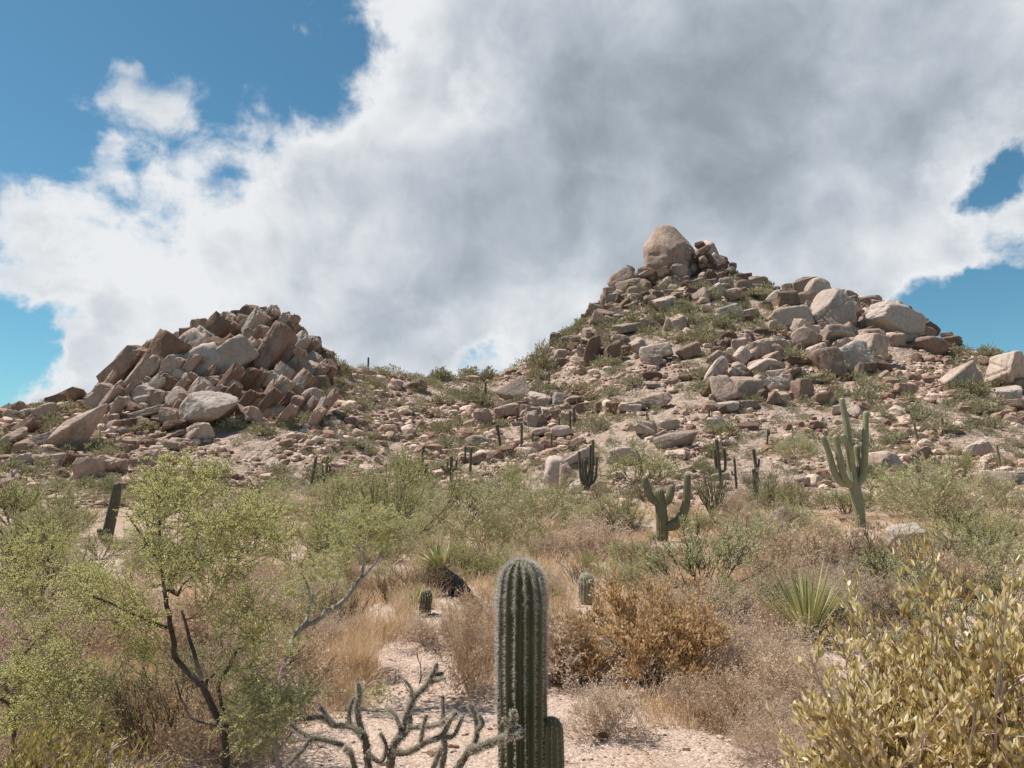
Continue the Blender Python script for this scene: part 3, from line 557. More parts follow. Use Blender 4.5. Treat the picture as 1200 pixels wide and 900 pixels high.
# scree: thousands of loose stones, one object
r = np.random.default_rng(21)
lows = [rock_shape(900 + i, 1, 8, 20., 'block', .06) for i in range(12)]
lows2 = [rock_shape(950 + i, 2, 8, 20., 'block', .06) for i in range(8)]
NS = 80000
PX = r.uniform(-70, 1270, NS); sky = np.interp(PX, *np.array(SKY).T); PY = sky + 2 + (594 - sky) * r.random(NS)
cl = fbm(np.stack([PX / 42., PY / 22., np.full(NS, 3.)], 1), 3)
ok = r.random(NS) < .46 + 1.0 * cl
PX, PY = PX[ok], PY[ok]; YY = np.array([hit(a, b) or 0 for a, b in zip(PX, PY)]); ok = YY > 50
PX, PY, YY = PX[ok][:25000], PY[ok][:25000], YY[ok][:25000]; XX = uv(PX, PY)[0] * YY; ZZ = H(XX, YY)
mb = MB()
for px, py, x, Y, z in zip(PX, PY, XX, YY, ZZ):
    s = float(np.clip(r.lognormal(math.log(3.1), .68), 1.5, 17)) * (1 + .25 * (py > 470)); m = s * Y / F / 2
    V, f = (lows2 if s > 7 else lows)[r.integers(8)]
    sc = m * np.array([1, r.uniform(.7, 1), r.uniform(.38, .8)])
    a = r.uniform(0, 2 * PI); t = r.normal(0, .25); W = V * sc
    W = np.stack([W[:, 0] * math.cos(t) - W[:, 2] * math.sin(t), W[:, 1], W[:, 0] * math.sin(t) + W[:, 2] * math.cos(t)], 1)
    W = np.stack([W[:, 0] * math.cos(a) - W[:, 1] * math.sin(a), W[:, 0] * math.sin(a) + W[:, 1] * math.cos(a), W[:, 2]], 1)
    mb.add(W + np.array([x, Y, z + sc[2] * .35]), f)
link('scree', mb.mesh('scree', M_rubble), None, 'loose pinkish stones strewn over the hillsides', 'stones', kind='stuff')
# gravel near the camera
mb = MB(); NG = 5200
YY = np.where(r.random(NG) < .8, r.uniform(3.2, 14, NG), r.uniform(3, 6, NG)); XX = r.uniform(-.75, .75, NG) * YY; ZZ = H(XX, YY)
for x, Y, z in zip(XX, YY, ZZ):
    m = float(np.clip(r.lognormal(math.log(.007), .6), .003, .05)); V, f = lows[r.integers(8)]
    mb.add(V * m * np.array([1, r.uniform(.7, 1), .6]) + np.array([x, Y, z + m * .25]), f)
link('gravel', mb.mesh('gravel', M_rubble), None, 'small granite pebbles scattered over the pale sand', 'gravel', kind='stuff')

# twigs and leaf litter on the sand
r = np.random.default_rng(88); n = 7000
Y = r.uniform(3.3, 13, n); X = r.uniform(-.72, .72, n) * Y; k = fbm(np.stack([X * .9, Y * .9, np.zeros(n)], 1), 3) + r.normal(0, .25, n) > .05
X, Y = X[k], Y[k]; n = len(X); S = np.stack([X, Y, H(X, Y) + .004], 1); D = np.stack([r.normal(size=n), r.normal(size=n), r.normal(0, .12, n) + .05], 1)
mb = MB(); leaves(mb, S, D, np.where(r.random(n) < .35, r.uniform(.06, .2, n), r.uniform(.015, .04, n)), np.where(r.random(n) < .35, .004, r.uniform(.004, .010, n)), r)
link('litter', mb.mesh('litter', M_weed), None, 'dry twigs and fallen leaves lying on the pale sand', 'litter', kind='stuff')
# ------------------------------------------------------------------ shrub kinds (each returns its parts, about 1 m tall unless noted)
def P2(ns, h, spread, r0, kids, leaf, leafmat, stemmat, seed, k0=6, wander=.16, up=.05, l1=.5, l2=.28, ang=.6, t0=.3, per=8, oval=False, rad=.06, sides=3, upleaf=.3, lvl3=0):
    r = np.random.default_rng(seed)
    a = r.uniform(0, 2 * PI, ns); e = np.sqrt(r.uniform(0.02, 1, ns)) * spread
    D = np.stack([np.cos(a) * np.sin(e), np.sin(a) * np.sin(e), np.cos(e)], 1)
    S = np.stack([np.cos(a) * rad * r.random(ns), np.sin(a) * rad * r.random(ns), np.full(ns, -.03)], 1)
    P, R = grow(S, D, h * r.uniform(.65, 1.1, ns), r0, r0 * .35, k0, wander, up, r)
    st = MB(); tubes(st, P, R, sides); lf = MB()
    S1, D1 = sprout(P, kids[0], t0, .97, ang, r); D1 = D1 + np.array([0, 0, .15])
    Pa, Ra = grow(S1, D1, h * l1 * r.uniform(.5, 1.1, len(S1)), r0 * .45, r0 * .2, 5, wander * 1.2, up, r); tubes(st, Pa, Ra, 3)
    S2, D2 = sprout(Pa, kids[1], .25, 1., ang, r); D2 = D2 + np.array([0, 0, .15])
    Pb, Rb = grow(S2, D2, h * l2 * r.uniform(.5, 1.1, len(S2)), r0 * .22, r0 * .12, 4, wander * 1.3, up, r); tubes(st, Pb, Rb, 3)
    for Q, m in ((Pb, per), (Pa, max(1, per // 2))):
        S3, D3 = sprout(Q, m, .1, 1., .8, r); D3 = D3 + np.array([0, 0, upleaf])
        leaves(lf, S3, D3, leaf[0] * r.uniform(.6, 1.25, len(S3)), leaf[1] * r.uniform(.7, 1.2, len(S3)), r, oval)
    return [('stems', st.mesh('stems', stemmat)), ('foliage', lf.mesh('foliage', leafmat))]
KIND = {}
def kind(name, n, f): KIND[name] = [f(1000 + 17 * i + len(KIND) * 131) for i in range(n)]
kind('creosote', 4, lambda s: P2(16, 1.0, 1.05, .012, (6, 6), (.036, .013), M_creo, M_stem_dark, s, l1=.5, l2=.26, per=9))
kind('sage', 4, lambda s: P2(26, .9, 1.3, .008, (6, 6), (.038, .016), M_sage, M_stem_grey, s, l1=.42, l2=.24, per=8))
kind('verde', 3, lambda s: P2(12, 1.0, 1.0, .014, (7, 7), (.030, .011), M_verde, M_stem_green, s, l1=.55, l2=.3, per=10, t0=.4))
kind('bursage', 5, lambda s: P2(42, .8, 1.35, .006, (6, 5), (.034, .015), (M_dry, M_tan)[s % 2], M_stem_grey, s, l1=.45, l2=.25, per=6, wander=.25))
kind('bursage_fine', 3, lambda s: P2(70, .9, 1.35, .0045, (5, 4), (.022, .010), M_dry, M_stem_grey, s, l1=.4, l2=.22, per=7, wander=.28))
kind('weed', 4, lambda s: P2(34, 1.0, .5, .006, (5, 4), (.022, .007), M_weed, M_stem_dark, s, l1=.3, l2=.18, ang=.45, per=6, rad=.2, wander=.1))
kind('brittle', 3, lambda s: P2(30, .95, .85, .010, (4, 5), (.034, .016), M_sage, M_stem_dark, s, l1=.3, l2=.16, t0=.55, per=9, wander=.1, rad=.12))
kind('ephedra', 2, lambda s: P2(46, 1.0, .62, .012, (3, 2), (.02, .006), M_creo, M_stem_green, s, l1=.3, l2=.2, ang=.3, per=3, wander=.06, rad=.1))
kind('golden', 3, lambda s: P2(34, .95, 1.2, .008, (6, 6), (.046, .019), M_gold, M_stem_dark, s, l1=.42, l2=.2, t0=.45, per=10, oval=True, wander=.2, upleaf=.7))
def hillbush(seed, mat):
    r = np.random.default_rng(seed); n = 420
    d = rvec(n, r); d[:, 2] = np.abs(d[:, 2]); c = d * (r.random(n) ** .4)[:, None] * np.array([.5, .5, .55])
    lob = 1 + .35 * fbm(d * 2.2 + seed, 2); c = c * lob[:, None]
    lf = MB(); leaves(lf, c, d + rvec(n, r) * .6 + np.array([0, 0, .5]), .15 * r.uniform(.6, 1.3, n), .055, r)
    P, R = grow(np.zeros((12, 3)), rvec(12, r) + np.array([0, 0, .8]), .5, .02, .006, 4, .2, .05, r); st = MB(); tubes(st, P, R, 3)
    return [('stems', st.mesh('stems', M_stem_dark)), ('foliage', lf.mesh('foliage', mat))]
HB = [hillbush(i * 7 + 1, M_hillshrub) for i in range(7)]

def shrub(knd, px, py, w, h, label, group=None, name=None, cat='shrub', i=None, r=rng):
    """base at pixel (px, py); w, h the size in photo pixels"""
    g = ground(px, py); s = pxsize(g); v = KIND[knd]; parts = v[(i if i is not None else int(r.integers(len(v)))) % len(v)]
    bx = BOX.get(knd)
    sc = (w * s / bx[0], w * s / bx[0] * r.uniform(.85, 1.1), h * s / bx[1])
    return assembly(name or NAMES[knd], parts, label, cat, group, g - np.array([0, 0, .01]), (0, 0, r.uniform(0, 2 * PI)), sc)
NAMES = dict(creosote='creosote_bush', sage='grey_green_shrub', verde='palo_verde_bush', bursage='bursage_shrub', bursage_fine='bursage_shrub', weed='dry_weed_clump', brittle='brittlebush', ephedra='broom_shrub', golden='golden_shrub')
BOX = {}
for k, v in KIND.items():
    co = np.concatenate([np.array([q.co[:] for q in m.vertices][::7]) for _, m in v[0]])
    lo, hi = np.percentile(co, 2, 0), np.percentile(co, 98, 0); BOX[k] = (float((hi[0] - lo[0] + hi[1] - lo[1]) / 2), float(hi[2]))

# ---- named shrubs of the middle ground
for row in [
 ('creosote', 462, 657, 130, 108, 'dense creosote bush with a dark base left of the slanting yucca'),
 ('verde', 418, 640, 110, 84, 'bright yellow green bush behind the bleached leaning branch'),
 ('sage', 575, 655, 130, 92, 'broad grey green shrub just above the slanting yucca'),
 ('sage', 628, 620, 110, 66, 'pale green shrub left of the big split boulder'),
 ('creosote', 545, 618, 90, 66, 'grey green creosote under the candelabra saguaro of the middle ground'),
 ('verde', 592, 588, 60, 48, 'fluffy light green bush above the pale green shrub'),
 ('verde', 756, 572, 96, 52, 'bright green palo verde bush behind the broken armed saguaro'),
 ('sage', 702, 624, 84, 44, 'low yellow green bush left of the broken armed saguaro'),
 ('bursage', 690, 658, 84, 50, 'grey brown twiggy shrub above the small barrel cactus'),
 ('creosote', 735, 668, 90, 40, 'olive shrub in front of the broken armed saguaro base'),
 ('brittle', 822, 705, 120, 88, 'green brittlebush with many bare dark stems rising from its base'),
 ('sage', 892, 676, 100, 76, 'soft grey green shrub between the brittlebush and the yucca rosette'),
 ('ephedra', 837, 604, 40, 56, 'green broom like shrub with upright stems right of the broken armed saguaro'),
 ('ephedra', 898, 596, 44, 46, 'broom like shrub between the small saguaro pair and the pale boulder'),
 ('verde', 1032, 582, 64, 34, 'bright green shrub just right of the tall many armed saguaro'),
 ('sage', 1095, 612, 110, 70, 'pale grey green shrub with a dark hollow at its base on the right'),
 ('creosote', 1110, 606, 70, 50, 'darker shrub nested in the pale shrubs on the right'),
 ('verde', 1135, 650, 120, 56, 'yellow green shrub low at the right behind the brown weeds'),
 ('verde', 1122, 566, 50, 40, 'small bright green bush up slope at the right edge of the flat'),
 ('sage', 1180, 606, 70, 50, 'grey green shrub at the right edge under the whitish pink boulder'),
 ('sage', 935, 540, 60, 32, 'grey green bush left of the tall many armed saguaro arms'),
 ('creosote', 990, 606, 90, 36, 'thin olive shrub behind the tall many armed saguaro trunk'),
 ('creosote', 40, 730, 120, 130, 'dark dense creosote bush at the left edge with a shadowed heart'),
 ('creosote', 70, 632, 90, 50, 'olive creosote bush behind the leaning dark saguaro'),
 ('creosote', 20, 622, 130, 66, 'wide grey olive bush at the left edge below the slabs'),
 ('verde', 175, 618, 110, 70, 'yellow green bush right of the leaning dark saguaro'),
 ('sage', 318, 610, 90, 42, 'low grey green shrub above the white stones at the left'),
 ('creosote', 290, 650, 110, 70, 'olive bush behind the crown of the front palo verde'),
 ('verde', 345, 672, 110, 70, 'light green bush left of the bleached leaning branch'),
 ('verde', 465, 590, 90, 56, 'light green bush left of the candelabra saguaro'),
 ('sage', 410, 592, 90, 44, 'soft green shrub right of the dark armed saguaro cluster'),
 ('sage', 510, 606, 60, 40, 'small grey green bush at the foot of the candelabra saguaro'),
 ('creosote', 660, 612, 70, 44, 'olive bush between the split boulder and the grey rock'),
 ('bursage', 500, 754, 96, 34, 'grey brown bursage clump under the small dark barrel cactus'),
 ('bursage', 552, 812, 80, 92, 'brown leafy bursage touching the left side of the front saguaro'),
 ('bursage', 560, 735, 70, 44, 'pinkish bursage behind the front saguaro at its left'),
 ('golden', 758, 802, 165, 116, 'large golden brown shrub with dark bare stems right of the front saguaro'),
 ('golden', 668, 796, 80, 74, 'smaller golden brown shrub touching the right side of the front saguaro'),
 ('bursage', 712, 862, 110, 58, 'pale bursage mound in front of the golden brown shrub'),
 ('bursage', 655, 800, 70, 70, 'tan bursage right behind the front saguaro'),
 ('bursage', 812, 775, 90, 60, 'dull tan shrub at the right end of the golden brown thicket'),
 ('bursage_fine', 905, 800, 130, 74, 'grey twig shrub left of the yellow jojoba'),
 ('bursage', 850, 790, 120, 70, 'beige bursage in the middle of the right thicket'),
 ('bursage_fine', 905, 890, 110, 70, 'pale grey dry shrub at the bottom left of the yellow jojoba'),
 ('bursage', 845, 850, 110, 60, 'tan bursage spreading beside the pale sand patch'),
 ('bursage_fine', 985, 720, 70, 70, 'bleached bare twigs right of the yucca rosette'),
 ('weed', 955, 690, 90, 70, 'tall brown weeds behind the yucca rosette'),
 ('weed', 1010, 690, 120, 74, 'brown weed thicket below the tall many armed saguaro'),
 ('weed', 1075, 690, 110, 66, 'reddish brown weeds right of the weed thicket'),
 ('sage', 1160, 690, 110, 60, 'grey green shrub above the jojoba at the right edge'),
 ('bursage', 1120, 700, 120, 50, 'beige twiggy shrub right behind the yellow jojoba'),
 ('creosote', 116, 656, 64, 30, 'low olive shrub hiding the foot of the leaning dark saguaro'), ('sage', 160, 652, 70, 34, 'grey green shrub right of the leaning dark saguaro foot'),
 ('weed', 905, 650, 80, 50, 'brown weeds left of the tall many armed saguaro base'),
 ('weed', 870, 642, 70, 50, 'thin dry weeds beside the smooth half buried boulder'),
]: shrub(*row[:6], i=len(C.objects) % 5)

# ---- the many look-alike shrubs
SAND = [(540, 706, 30, 20), (128, 652, 28, 30), (498, 732, 20, 16), (687, 724, 20, 16), (776, 648, 26, 18), (1006, 632, 16, 16), (488, 780, 62, 36), (770, 884, 125, 30), (450, 862, 100, 30), (445, 722, 26, 16), (600, 900, 90, 26), (800, 812, 46, 16), (565, 716, 44, 10), (540, 880, 60, 40), (400, 640, 10, 10)]
PROT = [(655, 838, 690, 775, 803), (488, 508, 688, 716, 722), (676, 698, 674, 706, 712), (512, 558, 636, 700, 704), (752, 815, 552, 628, 634), (962, 1022, 462, 606, 618), (117, 143, 564, 630, 636), (691, 705, 608, 628, 633), (640, 665, 535, 575, 580), (905, 995, 650, 745, 756)]
def covers(px, py, w, h): return any(py > b and px + w * .5 > x0 and px - w * .5 < x1 and py - h < y1 for x0, x1, y0, y1, b in PROT)
def sandy(px, py, k=1.): return any(((px - a) / (c * k)) ** 2 + ((py - b) / (d * k)) ** 2 < 1 for a, b, c, d in SAND)
r = np.random.default_rng(77)
def scatter(n, xr, yr, pick, size, label, group, pw=1.0):
    k = 0; t = 0
    while k < n and t < n * 40:
        t += 1; px = r.uniform(*xr); py = yr[0] + (yr[1] - yr[0]) * r.random() ** pw
        if sandy(px, py, 1.1): continue
        kd = pick[r.integers(len(pick))]; w, h = size(py); f = r.uniform(.55, 1.45)
        if covers(px, py, w * f, h * f * 1.1): continue
        shrub(kd, px, py, w * f, h * f * r.uniform(.8, 1.15), label, group, r=r); k += 1
G1 = lambda py: (26 + .42 * (py - 570), 16 + .24 * (py - 570))
scatter(70, (-40, 640), (572, 690), ['sage', 'creosote', 'verde', 'sage', 'creosote'], G1, 'grey green desert shrub in the dense belt at the foot of the left hill', 'shrubs at the foot of the left hill')
scatter(40, (640, 1240), (572, 660), ['sage', 'creosote', 'bursage', 'weed', 'sage', 'ephedra'], G1, 'olive or grey green shrub on the flat below the tall peak', 'shrubs on the flat below the peak')
scatter(66, (340, 940), (630, 740), ['bursage', 'bursage_fine', 'weed', 'bursage', 'sage', 'verde'], lambda py: (34 + .4 * (py - 640), 20 + .24 * (py - 640)), 'beige dry bursage in the strawy middle of the flat', 'dry shrubs in the middle of the flat')
scatter(26, (660, 1000), (715, 870), ['bursage', 'bursage_fine', 'bursage'], lambda py: (80 + .25 * (py - 700), 40 + .14 * (py - 700)), 'tan dry twiggy shrub in the thicket between front saguaro and jojoba', 'dry shrubs between front saguaro and jojoba')
scatter(40, (-40, 400), (680, 900), ['bursage', 'weed', 'bursage_fine', 'creosote'], lambda py: (90 + .25 * (py - 700), 50 + .15 * (py - 700)), 'brown dry shrub under the palo verde trees at the left', 'dry shrubs under the palo verdes')
scatter(30, (900, 1240), (680, 770), ['bursage', 'weed', 'weed', 'bursage_fine', 'brittle'], lambda py: (80, 50), 'dry brown shrub behind the yellow jojoba', 'dry shrubs behind the jojoba')
scatter(22, (1230, 1480), (600, 790), ['bursage', 'weed', 'sage', 'brittle'], lambda py: (30 + .3 * (py - 570), 20 + .16 * (py - 570)), 'dry desert shrub beyond the jojoba at the right edge', 'shrubs beyond the jojoba')
# hillside shrubs: the largest as things, the small ones as one ground cover
n = 0; LST = []
while n < 1800:
    px = r.uniform(-60, 1260); sky = float(np.interp(px, *np.array(SKY).T)); py = sky - 1 + (588 - sky) * r.random()
    cl = float(fbm(np.array([[px / 60., py / 26., 7.]]), 3)[0])
    if 120 < px < 385 and py < 480 and r.random() < .9: continue
    if r.random() > .5 + .9 * cl: continue
    LST.append((px, py, float(np.clip(r.lognormal(math.log(11.5), .45), 5, 30)))); n += 1
for px in list(range(395, 640, 9)) + list(range(1108, 1215, 11)):
    LST.append((px + r.uniform(-3, 3), float(np.interp(px, *np.array(SKY).T)) + 3, r.uniform(8, 17)))
LST += [(790 + r.normal(0, 75), 372 + r.normal(0, 18), r.uniform(9, 22)) for _ in range(110)] + [(900 + r.normal(0, 22), 350 + r.normal(0, 10), r.uniform(8, 16)) for _ in range(22)] + [(350 + r.normal(0, 10), 390 + r.normal(0, 9), r.uniform(7, 14)) for _ in range(10)] + [(x, y, s) for x, y, s in ((347, 386, 16), (388, 418, 18), (92, 466, 22), (160, 445, 18), (172, 505, 26), (205, 465, 18), (140, 490, 16), (250, 480, 12), (395, 505, 20), (115, 528, 20))]
LST += [(r.uniform(380, 720), 590 - 140 * r.random(), r.uniform(8, 19)) for _ in range(170)] + [(r.uniform(880, 1230), 585 - 150 * r.random(), r.uniform(8, 19)) for _ in range(130)] + [(r.uniform(-20, 400), 590 - 90 * r.random(), r.uniform(8, 20)) for _ in range(80)]
LST.sort(key=lambda q: -q[2]); cov = MB()
for i, (px, py, s) in enumerate(LST):
    g = ground(px, py); m = s * pxsize(g); parts = HB[i % 7]; rz = r.uniform(0, 2 * PI); sc = m * np.array([r.uniform(.9, 1.3), 1, r.uniform(.65, 1.15)])
    if i < 230:
        z = 0 if px < 400 else 1 if px < 640 else 2 if px < 900 else 3
        assembly('hillside_shrub', parts, ('small olive shrub growing among the slabs of the left hill', 'small olive shrub dotted on the pink saddle slope', 'small olive shrub growing on the flank of the tall peak', 'small olive shrub on the rocky right slope')[z], 'shrub',
                 ('shrubs on the left hill', 'shrubs on the saddle', 'shrubs on the tall peak', 'shrubs on the right slope')[z], g, (0, 0, rz), sc)
    else:
        me = parts[1][1]; V = np.empty(len(me.vertices) * 3); me.vertices.foreach_get('co', V); V = V.reshape(-1, 3)[:800] * sc
        V = np.stack([V[:, 0] * math.cos(rz) - V[:, 1] * math.sin(rz), V[:, 0] * math.sin(rz) + V[:, 1] * math.cos(rz), V[:, 2]], 1)
        cov.add(V + g, np.arange(len(V)).reshape(-1, 4))
link('ground_cover', cov.mesh('ground_cover', M_hillshrub), None, 'small scattered olive plants covering the rocky hillsides', 'ground cover', kind='stuff')

# ---- dry grass
def grass(n, spots, hmin, hmax, wid, seed):
    r = np.random.default_rng(seed); mb = MB(); sp = np.array([s[:5] for s in spots], float); w = sp[:, 2] * sp[:, 3] * sp[:, 4]; w /= w.sum()
    i = r.choice(len(sp), n // 14, p=w); a = r.uniform(0, 2 * PI, len(i)); q = np.sqrt(r.random(len(i)))
    PX = sp[i, 0] + np.cos(a) * q * sp[i, 2]; PY = sp[i, 1] + np.sin(a) * q * sp[i, 3]
    YY = np.array([hit(x, y) or 60. for x, y in zip(PX, PY)]); XX = uv(PX, PY)[0] * YY
    ok = np.array([not sandy(x, y, .95) and not covers(x, y, 10, 26 * 7 / max(z_, 4)) for x, y, z_ in zip(PX, PY, YY)]); XX, YY = XX[ok], YY[ok]
    j = np.repeat(np.arange(len(XX)), 14); X = XX[j] + r.normal(0, .05, len(j)); Y = YY[j] + r.normal(0, .05, len(j)); Z = H(X, Y)
    S = np.stack([X, Y, Z - .01], 1); D = np.stack([r.normal(0, .35, len(j)), r.normal(0, .35, len(j)), np.ones(len(j))], 1)
    L = r.uniform(hmin, hmax, len(j)) * (.7 + .3 * r.random(len(j))); W = wid * (.6 + Y / 7.)
    d = nrm(D); s = nrm(np.cross(d, rvec(len(j), r))); b = rvec(len(j), r) * .25; b[:, 2] = -.1
    M = S + d * L[:, None] * .55; T = S + nrm(d + b) * L[:, None]
    V = np.stack([S - s * W[:, None] / 2, S + s * W[:, None] / 2, M + s * W[:, None] * .4, M - s * W[:, None] * .4, T], 1)
    k = np.arange(len(j))[:, None] * 5
    mb.add(V.reshape(-1, 3), k + np.array([0, 1, 2, 3]), k + np.array([3, 2, 4])); return mb
g1 = grass(120000, [(430, 745, 50, 60, 2.2), (180, 810, 110, 50, 2), (160, 775, 80, 34, 3.5), (250, 700, 120, 40, 1.2), (80, 720, 90, 40, 1), (120, 850, 110, 40, 1), (420, 690, 90, 40, 1), (560, 690, 110, 34, 1.2), (700, 690, 160, 40, .8), (800, 740, 160, 40, .6), (560, 760, 40, 50, 1), (860, 830, 110, 50, .7), (380, 800, 60, 50, 1), (330, 700, 60, 50, 1), (655, 740, 60, 50, .7), (300, 640, 100, 40, 1), (930, 680, 120, 30, .8), (540, 660, 60, 20, 1)], .10, .30, .0026, 3)
link('grass', g1.mesh('grass', M_grass), None, 'dry orange straw growing between the shrubs of the flat', 'grass', kind='stuff')
g2 = grass(52000, [(400, 610, 140, 30, 1), (700, 610, 130, 30, 1.2), (900, 615, 120, 30, 1.2), (1080, 640, 160, 40, 1), (620, 640, 160, 30, 1), (850, 650, 120, 30, .8), (480, 570, 140, 16, .4), (900, 580, 140, 14, .6)], .2, .5, .0040, 4)
link('dry_grass', g2.mesh('dry_grass', M_grass), None, 'far dry straw filling gaps below the hills', 'grass', kind='stuff')
# ------------------------------------------------------------------ cacti
def resample(pts, rad, step):
    pts, rad = np.array(pts, float), np.array(rad, float); out, ro = [], []
    n = len(pts)
    t = np.linspace(0, n - 1, max(6, int(np.linalg.norm(np.diff(pts, axis=0), axis=1).sum() / step)))
    def cr(a, t):
        i = np.clip(t.astype(int), 0, n - 2); f = (t - i)[:, None]
        p0, p1, p2, p3 = a[np.maximum(i - 1, 0)], a[i], a[i + 1], a[np.minimum(i + 2, n - 1)]
        return .5 * (2 * p1 + (p2 - p0) * f + (2 * p0 - 5 * p1 + 4 * p2 - p3) * f ** 2 + (3 * p1 - p0 - 3 * p2 + p3) * f ** 3)
    return cr(pts, t), cr(rad[:, None], t)[:, 0]
def column(pts, rad, ribs, depth, per=4, step=None, tip=True, twist=0.):
    """ribbed cactus column along a path; returns V, quads, crest attribute, and the ring data"""
    R0 = max(rad); P, R = resample(pts, rad, step or R0 * .5)
    T = nrm(np.gradient(P, axis=0))
    if tip:                                            # dome
        k = 7; a = np.linspace(0, PI / 2, k + 1)[1:]; rr = R[-1]
        P = np.concatenate([P, P[-1] + T[-1] * (np.sin(a) * rr * 1.05)[:, None]]); R = np.concatenate([R, np.maximum(np.cos(a) * rr, rr * .04)]); T = np.concatenate([T, np.repeat(T[-1:], k, 0)])
    A = np.zeros_like(P); v = np.array([0., -1, 0]) if abs(T[0][1]) < .9 else np.array([1., 0, 0])
    for i in range(len(P)):
        v = v - T[i] * (v @ T[i]); v /= np.linalg.norm(v); A[i] = v
    B = np.cross(T, A); m = ribs * per; th = np.arange(m) * 2 * PI / m + twist
    s = np.abs(np.sin(ribs * (th - twist) / 2)); prof = 1 - depth * s ** 1.15
    V = P[:, None] + (R[:, None, None] * prof[:, None]) * (A[:, None] * np.cos(th)[:, None] + B[:, None] * np.sin(th)[:, None])
    idx = np.arange(len(P) * m).reshape(len(P), m); nx = np.roll(idx, -1, 1)
    q = np.stack([idx[:-1], nx[:-1], nx[1:], idx[1:]], -1).reshape(-1, 4)
    return V.reshape(-1, 3), q, np.tile(1 - s, len(P)), (P, R, T, A, B)
def spines(ring, ribs, gap, L, W, n, r, depth=0., twist=0., t_lo=0.):
    P, R, T, A, B = ring; seg = np.linalg.norm(np.diff(P, axis=0), axis=1); cum = np.concatenate([[0], np.cumsum(seg)])
    ss = np.arange(t_lo * cum[-1], cum[-1], gap); th = np.arange(ribs) * 2 * PI / ribs + twist
    S, Th = np.meshgrid(ss, th, indexing='ij'); S = (S + r.normal(0, gap * .2, S.shape)).ravel().clip(0, cum[-1]); Th = Th.ravel()
    I = lambda a: np.stack([np.interp(S, cum, a[:, c]) for c in range(3)], 1)
    rad = np.interp(S, cum, R); out = nrm(I(A) * np.cos(Th)[:, None] + I(B) * np.sin(Th)[:, None]); Pt = I(P) + out * rad[:, None]; Tt = nrm(I(T))
    dome = sstep(.3, 1, 1 - rad / R.max()); out = nrm(out * (1 - .75 * dome[:, None]) + Tt * dome[:, None])
    k = len(S); j = np.repeat(np.arange(k), n); D = nrm(out[j] + rvec(len(j), r) * .85); l = L * r.uniform(.5, 1.2, len(j)); s = nrm(np.cross(D, rvec(len(j), r)))
    a = Pt[j] - D * .003; V = np.stack([a - s * W / 2, a + s * W / 2, a + D * l[:, None]], 1)
    mb = MB(); mb.add(V.reshape(-1, 3), np.arange(len(j) * 3).reshape(-1, 3)); return mb
def saguaro(base, cols, mat, label, group=None, ribs=12, depth=.16, Y=None, Z=None, name='saguaro_cactus', dy=.25):
    """cols: list of (pixel path, pixel widths, forward offset); the first is the trunk"""
    g = ground(*base); Y = Y or g[1]
    root = assembly(name, [], label, 'cactus', group, (g[0], Y, g[2]))
    o = np.array([g[0], Y, g[2]])
    for ci, (path, wid, off) in enumerate(cols):
        k = len(path); pts, rad = [], []
        for j, (x, y) in enumerate(path):
            f = 0 if ci == 0 else min(1, j / max(1, k - 2)); p = at(x, y, Y + off * f); s = pxsize(p); pts.append(p - o); rad.append((wid[j] if hasattr(wid, '__len__') else wid) * s / 2)
        if ci == 0: pts[0][2] = min(pts[0][2], -.1)
        V, q, cr, ring = column(pts, rad, ribs, depth)
        link('trunk' if ci == 0 else 'arm', MB().add(V, q, attr=cr).mesh('cactus_column', mat, True, 'crest'), root)
    return root
c5 = lambda *p: [Z5(*q) for q in p]; c2 = lambda *p: [Z2(*q) for q in p]; c6 = lambda *p: [Z6(*q) for q in p]
# tall pale many-armed saguaro on the right
saguaro((1008, 618), [(c6((482, 668), (478, 620), (468, 550), (456, 490), (446, 440), (436, 360), (420, 220), (400, 110)), [11, 12, 13.5, 13, 10.5, 9.5, 8, 6.5], 0),
  (c6((455, 490), (425, 478), (395, 468), (365, 420), (345, 350), (318, 275)), [8, 8.5, 8.5, 8, 7, 6.5], -.35), (c6((452, 480), (425, 470), (408, 440), (390, 360), (370, 275)), [8, 8.5, 8.5, 8, 7], -.5),
  (c6((448, 430), (440, 380), (430, 320), (406, 268)), [6, 7, 7, 6], -.6), (c6((458, 480), (464, 430), (468, 380), (465, 318)), [6, 7.5, 7.5, 7], .3), (c6((460, 485), (478, 466), (494, 430), (500, 360), (503, 260), (505, 168)), [8, 8.5, 8.5, 8, 7.5, 6.5], -.15)],
  M_sagpale, 'tall pale green saguaro with five upright arms standing on the right', ribs=13)
# broken-topped saguaro with a hooked arm
saguaro((776, 634), [(c5((705, 762), (704, 700), (700, 640), (690, 552)), [13.5, 14.5, 14, 12], 0), (c5((690, 600), (668, 588), (648, 565), (632, 520), (623, 488)), [8, 9, 9, 9, 8.5], -.2), (c5((705, 600), (728, 590), (740, 565), (748, 528)), [8, 9, 9.5, 8.5], -.25),
  (c5((712, 708), (742, 706), (775, 688), (800, 650), (816, 600), (820, 540), (822, 474)), [9, 12, 12.5, 11.5, 10, 9, 8.5], -.3)], M_sagmid, 'stocky saguaro with a blunt top and one long hooked right arm', ribs=14)
# leaning dark saguaro at the left
z0 = lambda *p: [(x / 4, 540 + y / 4) for x, y in p]
saguaro((125, 636), [(z0((500, 400), (508, 330), (530, 230), (542, 170), (550, 120)), [12, 12.5, 12, 11, 9.5], 0), (z0((498, 375), (478, 360), (468, 330)), [6, 7, 6], -.2)], M_sagdark, 'dark leaning saguaro with a pale tip behind the front palo verde', ribs=12)
